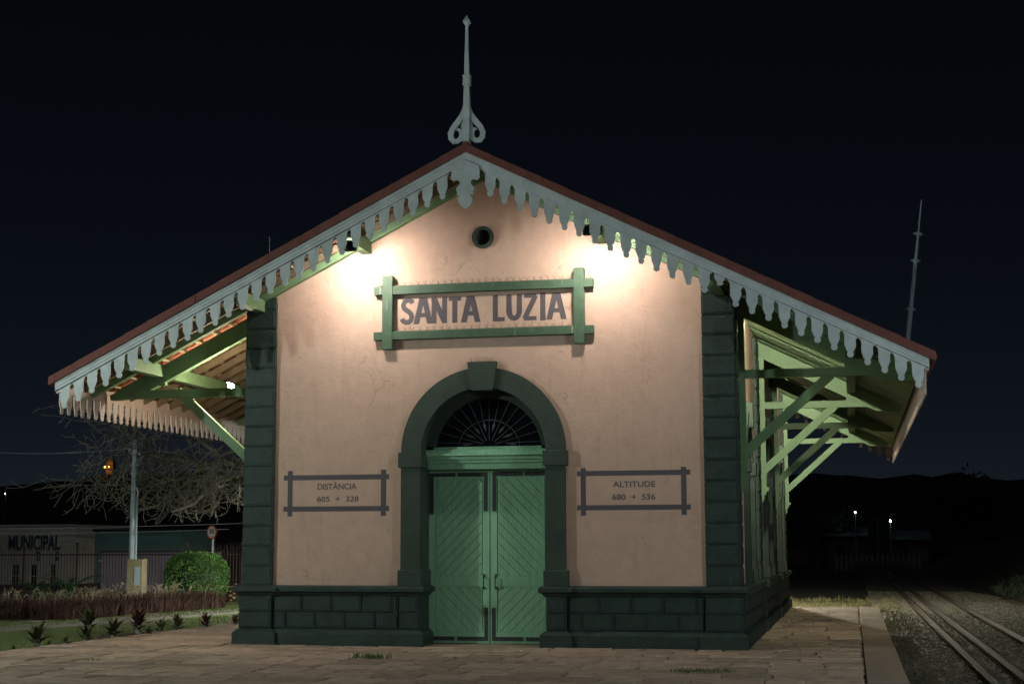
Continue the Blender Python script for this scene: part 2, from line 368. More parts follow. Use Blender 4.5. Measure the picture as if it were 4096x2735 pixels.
# weeds in the joints
def tuft_into(mb, x, y, z, n, h, sp):
    for _ in range(n):
        a = random.uniform(0, 6.28); r = random.random()**.6*sp; px, py = x+math.cos(a)*r*1.5, y+math.sin(a)*r*(.35+.5*random.random())
        hh = h*random.uniform(.5, 1.2); lx, ly = random.uniform(-.5,.5)*hh, random.uniform(-.5,.5)*hh; w = .004+hh*.03
        mb.add([(px-w,py,z),(px+w,py,z),(px+lx*.5+w*.6,py+ly*.5,z+hh*.65),(px+lx*.5-w*.6,py+ly*.5,z+hh*.65),(px+lx,py+ly,z+hh)], [(0,1,2,3),(3,2,4)])
for (x, yy, n, h, sp, lab) in ((-1.0,-2.9,130,.10,.22,'thin grass tuft sprouting between pavers in front of left plinth'), (.15,-2.75,70,.05,.25,'low mossy weed line between pavers in front of the door'),
        (4.0,-4.6,210,.07,.28,'dark low weed patch on paving before the right corner'), (-4.9,-4.0,60,.045,.2,'small weed strip on the paving left of the building corner')):
    mb = MB(); tuft_into(mb, 0, 0, -.02, n, h, sp); tag(mb.obj('weed_tuft', 'blade', loc=(x, yy, 0), fix=False), lab, 'weed', 'weeds in the paving joints')
mb = MB()
for (x, yy, d) in random.sample(joints, 60):
    if yy < 0: tuft_into(mb, x, yy, -.03, 8, .035, .10)
stuff(tag(mb.obj('joint_moss', 'blade', fix=False), 'moss and tiny weeds in the paving joints', 'moss'))

# garden ground: lawn sheet, path, soil bed
lawn = struct(MB().plate([[(-7.32,-30),(-7.32,17.7),(-6.9,30),(-40,30),(-40,-30)]], -.2, -.10, 'xy').obj('lawn', 'lawn'))
struct(MB().plate([[(-12.6,-6),(-12.0,2),(-11.3,4.4),(-10.55,8.6),(-9.6,16),(-8.8,22),(-10.0,22),(-11.04,16.3),(-11.86,11.2),(-12.5,6.5),(-13.3,2),(-14.2,-6)]], -.15, -.094, 'xy').obj('gravel_path', 'gravel'))
struct(MB().plate([[(-12.65,8.2),(-12.75,12.5),(-15,16),(-16,15),(-13.45,11),(-13.5,9)]], -.15, -.090, 'xy').obj('side_path', 'gravel'))
bed = [(-7.34,-2.6)]+[(-7.34+.0*i, i*.6) for i in range(13)]+[(-7.34,7.2),(-7.75,6.9)]+[(-7.95+.18*math.sin(i*1.7)-(.55 if 2.2<i*.6<4.6 else 0), 7-.6*i) for i in range(1,16)]
struct(MB().plate([bed], -.15, -.085, 'xy').obj('planting_bed', 'soil'))
mb = MB()
for _ in range(15000):
    x = random.uniform(-12.8, -7.5); yy = random.uniform(-3.5, 17)
    xl = -11.6+.177*yy
    if xl-1.1 < x < xl-.05: continue
    if x > -8.0+.2*math.sin(yy*3) and random.random() < .8: continue
    tuft_into(mb, x, yy, -.1, 1, .045, .02)
stuff(tag(mb.obj('lawn_grass', 'blade', fix=False), 'short green lawn grass beside the platform', 'grass'))

# ------------------------------------------------------------------ track bed
mb = MB()
bx = [6.55+.16*i for i in range(50)]; by = [-8+.35*i for i in range(150)]+[45+2.5*i for i in range(44)]
def bz(x, y): 
    e = max(0, (x-11.4))*.16
    return -.675-e*.6+.02*noise.noise((x*2.5, y*2.5, 0))+.03*max(0, min(1, (7.6-x)))*noise.noise((x*1.2, y*.8, 4))
n = len(bx)
mb.add([(x, y, bz(x, y)) for y in by for x in bx], [(j*n+i, j*n+i+1, (j+1)*n+i+1, (j+1)*n+i) for j in range(len(by)-1) for i in range(n-1)])
struct(mb.obj('track_bed', 'ballast', smooth=True, fix=False))
mb = MB()
for _ in range(26000):
    t = random.random(); y = -4+60*t**1.7; x = random.uniform(6.6, 13.2)
    r = random.uniform(.018, .042); z = bz(x, y)+r*.25
    a = random.uniform(0, 3.14); ca, sa = math.cos(a), math.sin(a); sx, sy, sz = r*random.uniform(.8,1.5), r*random.uniform(.7,1.1), r*random.uniform(.6,.9)
    tl = random.uniform(-.4,.4)*r
    vs = [(sx,0,tl),(0,sy,0),(-sx,0,-tl),(0,-sy,0),(tl,tl*.5,sz),(0,0,-sz)]
    mb.add([(x+p[0]*ca-p[1]*sa, y+p[0]*sa+p[1]*ca, z+p[2]) for p in vs], [(0,1,4),(1,2,4),(2,3,4),(3,0,4),(1,0,5),(2,1,5),(3,2,5),(0,3,5)])
stuff(tag(mb.obj('ballast_stones', 'stone', fix=False), 'loose grey ballast stones around the rails', 'ballast'))
tr = thing('railway_track', 'three-rail mixed gauge railway track running past the platform', 'track', (8.9, 0, -.74))
RT = .74-.52
for rx in (8.12-8.9, 8.69-8.9, 9.79-8.9):
    pr = [(-.07,RT-.15),(.07,RT-.15),(.07,RT-.138),(.012,RT-.12),(.012,RT-.045),(.034,RT-.035),(.034,RT-.004),(.026,RT),(-.026,RT),(-.034,RT-.004),(-.034,RT-.035),(-.012,RT-.045),(-.012,RT-.12),(-.07,RT-.138)]
    b = MB(); b.plate([[(rx+p[0], p[1]) for p in pr]], -14, 150, 'xz'); rail = b.obj('rail', 'rust', tr)
    MB().box(rx-.016, rx+.016, -14, 150, RT-.001, RT+.0015).obj('running_surface', 'steel', rail)
me = bevbox(2.75, .24, .18, .015, 'sleeper', 'sleeper')
for i in range(100): link('sleeper', me, tr, (0, -8+.62*i, RT-.15-.095+random.uniform(-.012,.006)), (0,0,random.uniform(-.008,.008)))
mb = MB()
for rx in (8.12-8.9, 8.69-8.9, 9.79-8.9):
    for i in range(200):
        for s in (-1, 1):
            yy = -8+.31*i; mb.tube([(rx+s*.05,yy-.03,RT-.14),(rx+s*.075,yy-.03,RT-.09),(rx+s*.11,yy,RT-.10),(rx+s*.115,yy+.03,RT-.15)], .014, 5)
stuff(mb.obj('rail_clips', 'rust', tr, fix=False))

# ================================================================== STATION BUILDING
B = thing('station_building', 'peach plastered railway station with dark green stone piers and gabled tile roof', 'station')
# walls
arch = circ(0, 3.17, 1.22, 41, math.pi, 0, True)
front = [(-4.15,-.3),(-1.22,-.3)]+arch+[(1.22,-.3),(4.15,-.3),(4.15,rz(4.15)-.22),(0,rz(0)-.22),(-4.15,rz(4.15)-.22)]
wall = MB().plate([front, circ(0, 6.78, .165, 28)], 0, .58, 'xz').obj('wall', 'plaster', B)
def side_wall(sx):
    ops = []
    for c, w, zt in ((2.75,.62,3.1),(8.8,.85,3.1),(14.9,.62,3.1)):
        ops.append([(c-w,.98),(c+w,.98)]+circ(c, zt, w, 17, 0, math.pi, True))
    out = [(.58,-.3),(L,-.3),(L,5.75),(.58,5.75)]
    MB().plate([out]+ops, sx*4.14, sx*3.6, 'yz').obj('wall', 'plaster', B)
side_wall(1); side_wall(-1)
MB().plate([[(-3.6,-.3),(3.6,-.3),(3.6,rz(3.6)-.25),(0,rz(0)-.25),(-3.6,rz(3.6)-.25)]], L-.5, L-.002, 'xz').obj('wall', 'plaster', B)
# oculus
oc = MB().plate([circ(0,6.78,.19,32), circ(0,6.78,.135,32)], -.045, .14, 'xz').obj('oculus', 'dkgreen2', B)
holes = [circ(i*.034+(.017 if j%2 else 0), 6.78+j*.0295, .0125, 6) for i in range(-4,5) for j in range(-4,5) if math.hypot(i*.034+(.017 if j%2 else 0), j*.0295) < .115]
MB().plate([circ(0,6.78,.14,28)]+holes, .06, .066, 'xz').obj('perforated_plate', 'iron', oc)
MB().plate([circ(0,6.78,.163,24)], .2, .22, 'xz').obj('dark_backing', 'black', oc)

# corner piers of rusticated blocks
H0, HC = .955, .336
def rust_block(x0, x1, y0, y1, z0, z1, name='quoin_block', m='dkgreen', faces=('y-',), par=None):
    b = bmesh.new(); bmesh.ops.create_cube(b, size=1)
    bmesh.ops.scale(b, vec=(x1-x0, y1-y0, z1-z0), verts=b.verts)
    bmesh.ops.bevel(b, geom=list(b.edges), offset=.009, segments=1, affect='EDGES')
    b.normal_update()
    fs = [f for f in b.faces if (f.normal.y < -.9 and 'y-' in faces and f.calc_area() > .02) or (f.normal.x > .9 and 'x+' in faces and f.calc_area() > .02) or (f.normal.x < -.9 and 'x-' in faces and f.calc_area() > .02)]
    if fs:
        bmesh.ops.inset_individual(b, faces=fs, thickness=.028, depth=0)
        bmesh.ops.inset_individual(b, faces=fs, thickness=.008, depth=.010)
    me = bpy.data.meshes.new(name); b.to_mesh(me); b.free(); me.materials.append(K[m])
    return link(name, me, par or B, ((x0+x1)/2, (y0+y1)/2, (z0+z1)/2))
for s in (-1, 1):
    pier = MB().box(min(s*3.66,s*4.185), max(s*3.66,s*4.185), -.045, .54, .9, rz(4.0)-.2).obj('corner_pier', 'dkgreen', B)
    for n in range(15):
        z0 = H0+n*HC; z1 = min(z0+HC, rz(4.2)-.17)
        if z1-z0 < .05: continue
        j = random.uniform(-.004, .004)
        rust_block(*sorted((s*3.65, s*4.2)), -.062+j, .55, z0+.008, z1-.008, faces=('y-','x+' if s > 0 else 'x-'), par=pier)
    if s > 0:
        for (ya, yb) in ((5.35,6.2),(11.35,12.2),(L-.6,L+.05)):
            MB().box(3.7, 4.185, ya+.01, yb-.01, .9, 5.65).obj('pilaster', 'dkgreen', B)
            p2 = COL.objects[-1]
            for n in range(14):
                rust_block(3.75, 4.2, ya, yb, H0+n*HC+.008, H0+(n+1)*HC-.008, faces=('x+',), par=p2)
# plinth
pathL = [(-4.22,L),(-4.22,-.105),(-3.63,-.105),(-3.63,-.06),(-1.41,-.06),(-1.41,-.105),(-1.06,-.105),(-1.06,.52)]
pathR = [(-x, y) for x, y in reversed(pathL)]
pl = thing.__call__ if False else None
for path in (pathL, pathR):
    MB().sweep(path, [(-.14,-.1),(-.012,-.1),(-.012,.97),(-.14,.97)]).obj('plinth', 'dkgreen', B)
    MB().sweep(path, [(-.03,.272),(.0,.258),(.012,.255),(.075,.205),(.085,.19),(.085,-.05),(-.03,-.05)]).obj('plinth_base', 'dkgreen', B)
    MB().sweep(path, [(-.05,.80),(.006,.80),(.03,.82),(.05,.85),(.085,.866),(.105,.88),(.105,.935),(.09,.955),(.06,.972),(-.10,.978)]).obj('plinth_cap', 'dkgreen', B)
def plinth_blocks(xa, xb, yf, off):
    for k, (za, zb) in enumerate(((.275,.535),(.545,.80))):
        x = xa; first = True
        w0 = .52
        while x < xb-.02:
            w = (w0*(.45 if (k == off and first) else 1)); first = False
            e = min(x+w, xb)
            if xb-e < .12: e = xb
            rust_block(x+.006, e-.006, yf+random.uniform(-.004,.003), yf+.08, za, zb, 'plinth_block'); x = e
for s in (-1, 1):
    xa, xb = sorted((s*3.62, s*1.42)); plinth_blocks(xa, xb, -.068, 0)
    for (xa, xb) in (sorted((s*4.225, s*3.635)), sorted((s*1.405, s*1.065))):
        for (za, zb) in ((.275,.535),(.545,.80)): rust_block(xa+.004, xb-.004, -.113, 0, za, zb, 'plinth_block')
y = .35
while y < L-.3:
    for k, (za, zb) in enumerate(((.275,.535),(.545,.80))):
        rust_block(4.1, 4.228, y+k*.26+.006, y+k*.26+.514, za, zb, 'plinth_block', faces=('x+',))
    y += .52
for (ya, yb) in ((5.25,6.3),(11.25,12.3)):     # plinth breaks forward under the side pilasters
    MB().box(4.15, 4.33, ya, yb, 0, .22).obj('plinth_base', 'dkgreen', B); MB().box(4.15, 4.27, ya+.03, yb-.03, .2, .84).obj('plinth', 'dkgreen', B)
    MB().box(4.15, 4.36, ya, yb, .84, .965).obj('plinth_cap', 'dkgreen', B)
# door surround
for s in (-1, 1):
    xa, xb = sorted((s*1.39, s*1.06))
    pj = MB().box(xa, xb, -.10, .50, .97, 2.93).obj('door_pilaster', 'dkgreen2', B)
    xa, xb = sorted((s*1.435, s*1.025)); me = bevbox(xb-xa, .62, .262, .012, 'dkgreen2', 'pilaster_base'); link('pilaster_base', me, pj, ((xa+xb)/2, .19, 1.099))
    me = bevbox(xb-xa, .62, .25, .008, 'dkgreen2', 'impost'); link('impost', me, pj, ((xa+xb)/2, .185, 3.045))
ring = circ(0, 3.17, 1.40, 45, math.pi, 0, True)+circ(0, 3.17, 1.06, 45, 0, math.pi, True)
ao = MB().plate([ring], -.062, .55, 'xz').obj('door_arch', 'dkgreen2', B)
MB().plate([[(-.247,4.657),(.247,4.657),(.18,4.18),(-.18,4.18)]], -.125, .06, 'xz').obj('keystone', 'dkgreen2', ao)
# fanlight
fan = MB().plate([circ(0,3.17,1.075,41,math.pi,0,True)+circ(0,3.17,.93,41,0,math.pi,True)], .30, .47, 'xz').obj('fanlight', 'dkgreen2', B)
MB().plate([circ(0,3.17,1.06,41,math.pi,0,True)], .455, .462, 'xz').obj('glass', 'glass', fan)
for k in range(1, 16):
    a = math.pi*k/16; r0 = .10 if k % 2 == 0 else .26
    t = MB(); c, s = math.cos(a), math.sin(a)
    t.tube([(c*r0*1.2, .435, 3.29+s*r0), (c*.96, .435, 3.17+s*.96)], .0065, 5)
    if k % 2:
        t.add([(c*.27-s*0, .43, 3.29+s*.24),(c*.40+s*.026,.43,3.24+s*.40-c*.026),(c*.50,.43,3.22+s*.48),(c*.40-s*.026,.43,3.24+s*.40+c*.026)], [(0,1,2,3)])
    t.obj('fan_bar', 'fanbar', fan)
MB().tube([(.53*math.cos(math.pi*i/24), .43, 3.26+.47*math.sin(math.pi*i/24)) for i in range(25)], .009, 5).obj('fan_ring', 'fanbar', fan)
# transom cornice
tc = MB(); tc.box(-1.06,1.06,.30,.52,2.90,3.00).box(-1.055,1.055,.26,.50,3.00,3.05).box(-1.055,1.055,.23,.50,3.055,3.12).box(-1.055,1.055,.17,.50,3.12,3.165).box(-1.05,1.05,.24,.50,3.165,3.225).box(-1.05,1.05,.30,.50,3.225,3.275)
tc.obj('transom_cornice', 'door', B)
# door leaves
def clip(poly, x0, x1, z0, z1):
    for ax, val, keep in ((0,x0,1),(0,x1,-1),(1,z0,1),(1,z1,-1)):
        out = []
        for i in range(len(poly)):
            p, q = poly[i], poly[(i+1)%len(poly)]; a = (p[ax]-val)*keep; b = (q[ax]-val)*keep
            if a >= 0: out.append(p)
            if a*b < 0: t = a/(a-b); out.append((p[0]+(q[0]-p[0])*t, p[1]+(q[1]-p[1])*t))
        poly = out
        if len(poly) < 3: return []
    return poly
DY = .50
for s in (-1, 1):
    leaf = MB().box(*sorted((s*.012, s*1.06)), DY+.012, DY+.055, .015, 2.90).obj('door_leaf', 'door', B)
    xi, xo = .122, .945
    for nm, a, b_, z0, z1 in (('stile', .008, xi, .015, 2.895), ('stile', xo, 1.06, .015, 2.895)):
        MB().box(*sorted((s*a, s*b_)), DY-.014, DY+.012, z0, z1).obj(nm, 'door', leaf)
    for z0, z1 in ((.015,.195),(.955,1.12),(2.76,2.895)):
        MB().box(*sorted((s*xi, s*xo)), DY-.0135, DY+.012, z0, z1).obj('rail', 'door', leaf)
    for (z0, z1, up_) in ((1.135, 2.745, 1), (.21, .94, -1)):
        # thin moulding round the panel
        xa, xb = sorted((s*(xi+.001), s*(xo-.001)))
        for zm in (z0-.014, z1): MB().box(xa, xb, DY-.009, DY+.004, zm, zm+.014).obj('panel_moulding', 'door', leaf)
        k = -30; p = .172
        while k < 40:
            sl = up_*(-s)
            c0 = k*p
            lo, hi = (-3, 3)
            gq = .006
            poly = [(lo, z0+sl*lo+c0+gq), (hi, z0+sl*hi+c0+gq), (hi, z0+sl*hi+c0+p-gq), (lo, z0+sl*lo+c0+p-gq)]
            q = clip(poly, xa+.012, xb-.012, z0, z1)
            if q and len(q) >= 3: MB().plate([q], DY-.002+random.uniform(-.0015,.0015), DY+.013, 'xz').obj('diagonal_board', 'door', leaf)
            k += 1
    def strap(pts_w): 
        x0, x1, z0, z1 = pts_w; xa, xb = sorted((s*x0, s*x1)); r = min(xb-xa, z1-z0)/2
        if xb-xa > z1-z0: o = [(xa,z0),(xb,z0),(xb,z1),(xa,z1)]
        else: o = [(xa,z0),(xa,z1)]+[(xb,z1),(xb,z0)]
        q = MB().plate([o], DY-.026, DY-.0155, 'xz').obj('iron_strap', 'iron', leaf)
    strap((.045,.105,2.20,2.85)); strap((.106,.56,2.785,2.85)); strap((.60,1.05,2.785,2.85))
    strap((.035,.095,.06,.60)); strap((.096,.56,.06,.125)); strap((.61,1.05,.06,.125)); strap((.98,1.045,2.15,2.78))
    MB().tube([(s*.10,DY-.02,.93),(s*.10,DY-.075,.945),(s*.10,DY-.075,1.10),(s*.10,DY-.02,1.115)], .011, 6).box(*sorted((s*.085,s*.118)),DY-.03,DY-.014,1.095,1.155).box(*sorted((s*.085,s*.118)),DY-.03,DY-.014,.90,.95).obj('pull_handle', 'iron', leaf)
MB().box(-1.06,1.06,.58,.6,0,3.3).obj('door_backing', 'black', B)
# side openings: dark leaves behind stone surrounds
for sx in (1, -1):
    for c, w, zt in ((2.75,.62,3.1),(8.8,.85,3.1),(14.9,.62,3.1)):
        MB().plate([[(c-w+.01,.98),(c+w-.01,.98)]+circ(c, zt, w-.01, 17, 0, math.pi, True)], sx*3.8, sx*3.84, 'yz').obj('side_door', 'dkgreen2', B)
        if sx < 0: continue
        for e in (-1, 1):
            ya, yb = sorted((c+e*w, c+e*(w+.27)))
            j = MB().box(3.84, 4.24, ya, yb, .975, 2.9).obj('side_pilaster', 'dkgreen2', B)
            MB().box(3.9, 4.27, ya-.03, yb+.03, .972, 1.20).obj('pilaster_base', 'dkgreen2', j); MB().box(3.9, 4.27, ya-.03, yb+.03, 2.87, 3.10).obj('impost', 'dkgreen2', j)
        q = MB().plate([circ(c, zt, w+.27, 25, 0, math.pi, True)+circ(c, zt, w, 25, math.pi, 0, True)], 3.84, 4.215, 'yz').obj('side_arch', 'dkgreen2', B)
        MB().plate([[(c-.13,zt+w-.03),(c+.13,zt+w-.03),(c+.18,zt+w+.40),(c-.18,zt+w+.40)]], 4.0, 4.285, 'yz').obj('keystone', 'dkgreen2', q)

# ------------------------------------------------------------------ roof
YF, YB = -1.20, L+1.2
roof = MB().plate([[(-7.2,rz(7.2)-.012),(0,rz(0)-.012),(7.2,rz(7.2)-.012),(7.2,rz(7.2)-.03),(0,rz(0)-.03),(-7.2,rz(7.2)-.03)]], YF, YB, 'xz').obj('roof', 'tile', B)
cs = math.cos(math.atan(.5)); sn = math.sin(math.atan(.5))
for s in (-1, 1):
    x = 7.18; k = 0
    while x > .1:
        x2 = max(x-.31, .02)
        a = (s*(x+.015), rz(x+.015)-.066); b = (s*x2, rz(x2)-.042)
        q = [a, b, (b[0], b[1]+.022), (a[0], a[1]+.028)]
        MB().plate([q], YF+.02, YB-.02, 'xz').obj('tile_course', 'tile', roof)
        if s < 0 or x < 4.3:
            xm = x-.2
            MB().box(*sorted((s*(xm-.022), s*(xm+.022))), YF+.03, YB-.03, rz(xm)-.135, rz(xm)-.095).obj('batten', 'batten', roof)
        x -= .31
    # rafters under the tiles
    nr = int((YB-YF)/.58)
    mbb = MB(); mbb.plate([[(s*7.05,rz(7.05)-.27),(s*7.05,rz(7.05)-.14),(s*.03,rz(.03)-.14),(s*.03,rz(.03)-.27)]], -.035, .035, 'xz')
    me = mbb.mesh('rafter', 'rafter' if s < 0 else 'sage')
    for i in range(nr):
        yy = YF+.30+i*.58
        if .0 < yy < .5: continue
        link('rafter', me, roof, (0, yy, 0))
    # verge rafter lying along the front wall, lit by the floods
    MB().plate([[(s*7.05,rz(7.05)-.34),(s*7.05,rz(7.05)-.15),(s*.0,rz(0)-.15),(s*.0,rz(0)-.34)]], -.11, -.004, 'xz').obj('verge_rafter', 'sage', roof)
    # verge tiles on the front edge
    x = 0.0
    while x < 7.2:
        w = .42; xe = min(x+w+.012, 7.24); d = random.uniform(-.006,.006); dz = random.uniform(-.004,.004)
        MB().plate([[(s*x,rz(x)+dz),(s*xe,rz(xe)+.006+dz),(s*xe,rz(xe)-.135),(s*x,rz(x)-.135)]], YF-.085+d, YF+.12, 'xz').obj('verge_tile', 'verge', roof); x += w
    MB().plate([[(s*x,rz(x)) for x in (0,7.24)]+[(s*7.24,rz(7.24)-.135),(0,rz(0)-.135)]], YB-.1, YB+.05, 'xz').obj('verge_tile', 'verge', roof)
    # eave gutter tile tip
    MB().tube([(s*7.22,YF-.06,rz(7.22)-.07),(s*7.22,YB,rz(7.22)-.07)], .045, 6).obj('eave_tile', 'verge', roof)
    # soffit boards on the track side canopy
    if s > 0:
        bb = MB(); bb.plate([[(4.16,rz(4.16)-.30),(7.03,rz(7.03)-.30),(7.03,rz(7.03)-.275),(4.16,rz(4.16)-.275)]], -.068, .068, 'xz'); me = bb.mesh('soffit_board', 'sage')
        yy = .35
        while yy < YB-.1:
            link('soffit_board', me, roof, (0, yy, random.uniform(-.006,.006))); yy += .145
# ridge
MB().tube([(0,YF-.02,rz(0)-.02),(0,YB,rz(0)-.02)], .07, 8).obj('ridge_tile', 'verge', roof)
# purlin stubs on the front verge and canopy purlins
for s in (-1, 1):
    for px, depth, zc in ((2.05,.95,.0),(3.95,1.05,.0),(6.0,1.05,0)):
        zt = rz(px)-.27
        q = [(-depth,zt),(-depth,zt-.10),(-depth+.12,zt-.21),(.0 if px < 5 else L+1,zt-.21),(.0 if px < 5 else L+1,zt)]
        MB().plate([q], s*px-.085, s*px+.085, 'yz').obj('purlin', 'sage', B)
# barge boards with cut-out valance
def board_outline(slope):
    out = []
    def P(x, d, k): out.append((x, -d+slope*k*x))
    w = .121
    P(-w,.02,1); P(-w,.205,1)
    for (x, d) in ((-.112,.212),(-.099,.222),(-.088,.240)): P(x, d, 1)
    P(-.084,.27,.8); P(-.086,.395,.25); P(-.072,.397,.25); P(-.071,.432,.2); P(-.058,.434,.2); P(-.056,.466,.15); P(-.036,.468,.1)
    for i in range(11):
        a = math.pi*(.80+i*1.40/10); P(.050*math.cos(a), .515-.050*math.sin(a), 0)
    P(.036,.468,.1); P(.056,.466,.15); P(.058,.434,.2); P(.071,.432,.2); P(.072,.397,.25); P(.086,.395,.25); P(.084,.27,.8)
    for (x, d) in ((.088,.240),(.099,.222),(.112,.212)): P(x, d, 1)
    P(w,.205,1); P(w,.02,1)
    return out
for s in (-1, 1):
    barge = MB()
    for d0, d1, yy in ((0,.075,-.052),(.075,.135,-.040),(.135,.185,-.030)):
        barge.plate([[(0,fz(0)-d0),(s*7.14,fz(7.14)-d0),(s*7.14,fz(7.14)-d1),(0,fz(0)-d1)]], YF+yy, YF-.005, 'xz')
    bo = barge.obj('barge_board', 'fascia', B)
    me = MB().plate([board_outline(-s*.495)], -.012, .012, 'xz').mesh('valance_board', 'fascia')
    for i in range(28):
        x = .40+i*.2435
        vb = link('valance_board', me, bo, (s*x, YF+.008+random.uniform(-.004,.004), fz(x)+random.uniform(-.006,.006)), (random.uniform(-.02,.02), random.uniform(-.014,.014), 0))
        if s > 0 and i == 15: vb.scale = (1, 1, .62); vb['label'] = 'broken valance board with its lower end missing'
    # eave valance
    ev = MB().box(*sorted((s*7.10, s*7.135)), YF, YB, rz(7.1)-.34, rz(7.1)-.135).obj('eave_board', 'valance', B)
    eo = [(p[0], p[1]*1.02) for p in board_outline(0)]
    me = MB().plate([eo], -.011, .011, 'yz').mesh('valance_board', 'valance')
    for i in range(82):
        yy = YF+.12+i*.2435
        if yy > YB-.05: break
        link('valance_board', me, ev, (s*7.085+random.uniform(-.004,.004), yy, rz(7.1)-.115), (random.uniform(-.012,.012), 0, 0))
for yy_, tgt in ((YB, 1),):      # rear barge boards, seen from below at the far end
    for s in (-1, 1):
        me = MB().plate([board_outline(-s*.495)], -.012, .012, 'xz').mesh('valance_board', 'valance')
        rb = MB().plate([[(0,fz(0)),(s*7.14,fz(7.14)),(s*7.14,fz(7.14)-.19),(0,fz(0)-.19)]], YB+.01, YB+.04, 'xz').obj('rear_barge_board', 'valance', B)
        for i in range(28):
            x = .40+i*.2435; link('valance_board', me, rb, (s*x, YB, fz(x)))
# apex pendant
q = .00242
half = [(0,60),(95,100),(96,188),(80,201),(60,192),(42,199),(35,214),(44,232),(60,244),(63,266),(50,283),(61,288),(59,298),(40,295),(35,304),(48,317),(51,337),(39,362),(18,380),(0,391)]
pts = [(x*q, fz(0)-y*q) for x, y in half]; pts = pts+[(-x, z) for x, z in reversed(pts[1:-1])]
MB().plate([pts], YF-.058, YF-.02, 'xz').obj('apex_pendant', 'fascia', B)
# finial
fin = MB(); k = .00189; Z = lambda y: 10.277-(y-145)*k; FY = YF+.05
def sect(ws):
    vs = []; n = len(ws)
    for (yy, w) in ws: h = w*k/2; vs += [(-h,FY-h,Z(yy)),(h,FY-h,Z(yy)),(h,FY+h,Z(yy)),(-h,FY+h,Z(yy))]
    fs = [(i*4+j, i*4+(j+1)%4, i*4+4+(j+1)%4, i*4+4+j) for i in range(n-1) for j in range(4)]+[(3,2,1,0),tuple(range(n*4-4,n*4))]
    fin.add(vs, fs)
sect([(145,2),(190,48),(207,58),(222,46),(245,24),(268,24),(270,22),(686,40)]); sect([(688,66),(698,66),(699,58),(764,58),(765,66),(775,66)]); sect([(776,42),(900,50),(1296,56)])
fo = fin.obj('roof_finial', 'fascia', B)
for s in (-1, 1):
    P_ = [(8,880),(12,940),(22,1000),(46,1055),(85,1105),(122,1150),(143,1195),(140,1238),(115,1268),(82,1270),(54,1250),(42,1215),(50,1180),(72,1164),(92,1168)]
    W_ = [10,26,42,50,50,46,46,46,46,46,46,44,38,24,8]
    MB().ribbon([(s*x*k, Z(y)) for x, y in P_], [w*k for w in W_], FY-.022, FY+.022).obj('scroll', 'fascia', fo)
    MB().plate([[(s*26*k,Z(1080)),(s*48*k,Z(1115)),(s*52*k,Z(1150)),(s*30*k,Z(1175))]], FY-.02, FY+.02, 'xz').obj('scroll_leaf', 'fascia', fo)
# canopy trusses
def truss(s, yc):
    t = MB().plate([[(s*4.16,rz(4.16)-.31),(s*6.95,rz(6.95)-.31),(s*6.93,rz(6.9)-.42),(s*6.78,rz(6.7)-.52),(s*6.62,rz(6.7)-.50),(s*6.48,rz(6.5)-.60),(s*5.9,rz(5.9)-.615),(s*4.16,rz(4.16)-.615)]], yc-.07, yc+.07, 'xz').obj('truss_rafter', 'sage', B)
    MB().box(*sorted((s*4.16, s*6.45)), yc-.06, yc+.06, *((4.325, 4.46) if s > 0 else (4.235, 4.385))).obj('tie_beam', 'sage', t)
    MB().beam((s*5.68,yc,4.36),(s*4.22,yc,3.06), .106, .15, side=(0,1,0)).obj('brace', 'sage', t)
    p = [(4.2,5.5),(4.305,5.5),(4.305,2.78),(4.35,2.76),(4.35,2.70),(4.305,2.68),(4.29,2.62),(4.26,2.60),(4.26,2.56),(4.22,2.46),(4.2,2.46)]
    MB().plate([[(s*x, z) for x, z in p]], yc-.075, yc+.075, 'xz').obj('wall_post', 'sage', t)
    MB().box(*sorted((s*5.9, s*6.02)), yc-.05, yc+.05, 4.46, 4.75).obj('strut', 'sage', t)
for yc in (.45, 6.3, 11.9, 17.3):
    truss(1, yc); truss(-1, yc)

# ================================================================== SIGNS ON THE GABLE
sg = thing('station_name_sign', 'large dark green timber frame around SANTA LUZIA lettering on the gable', 'sign', (0, 0, 4.915))
def fbar(x0, x1, z0, z1, yf, nm='frame_bar'):
    me = bevbox(x1-x0, 0-yf, z1-z0, .006, 'signgreen', nm); return link(nm, me, sg, ((x0+x1)/2, yf/2-.001, (z0+z1)/2-4.915))
top = fbar(-1.885,1.885,5.85,5.995,-.105); bot = fbar(-1.885,1.885,5.075,5.215,-.105)
fbar(-1.735,-1.555,4.915,6.17,-.118); fbar(1.56,1.735,4.915,6.175,-.118)
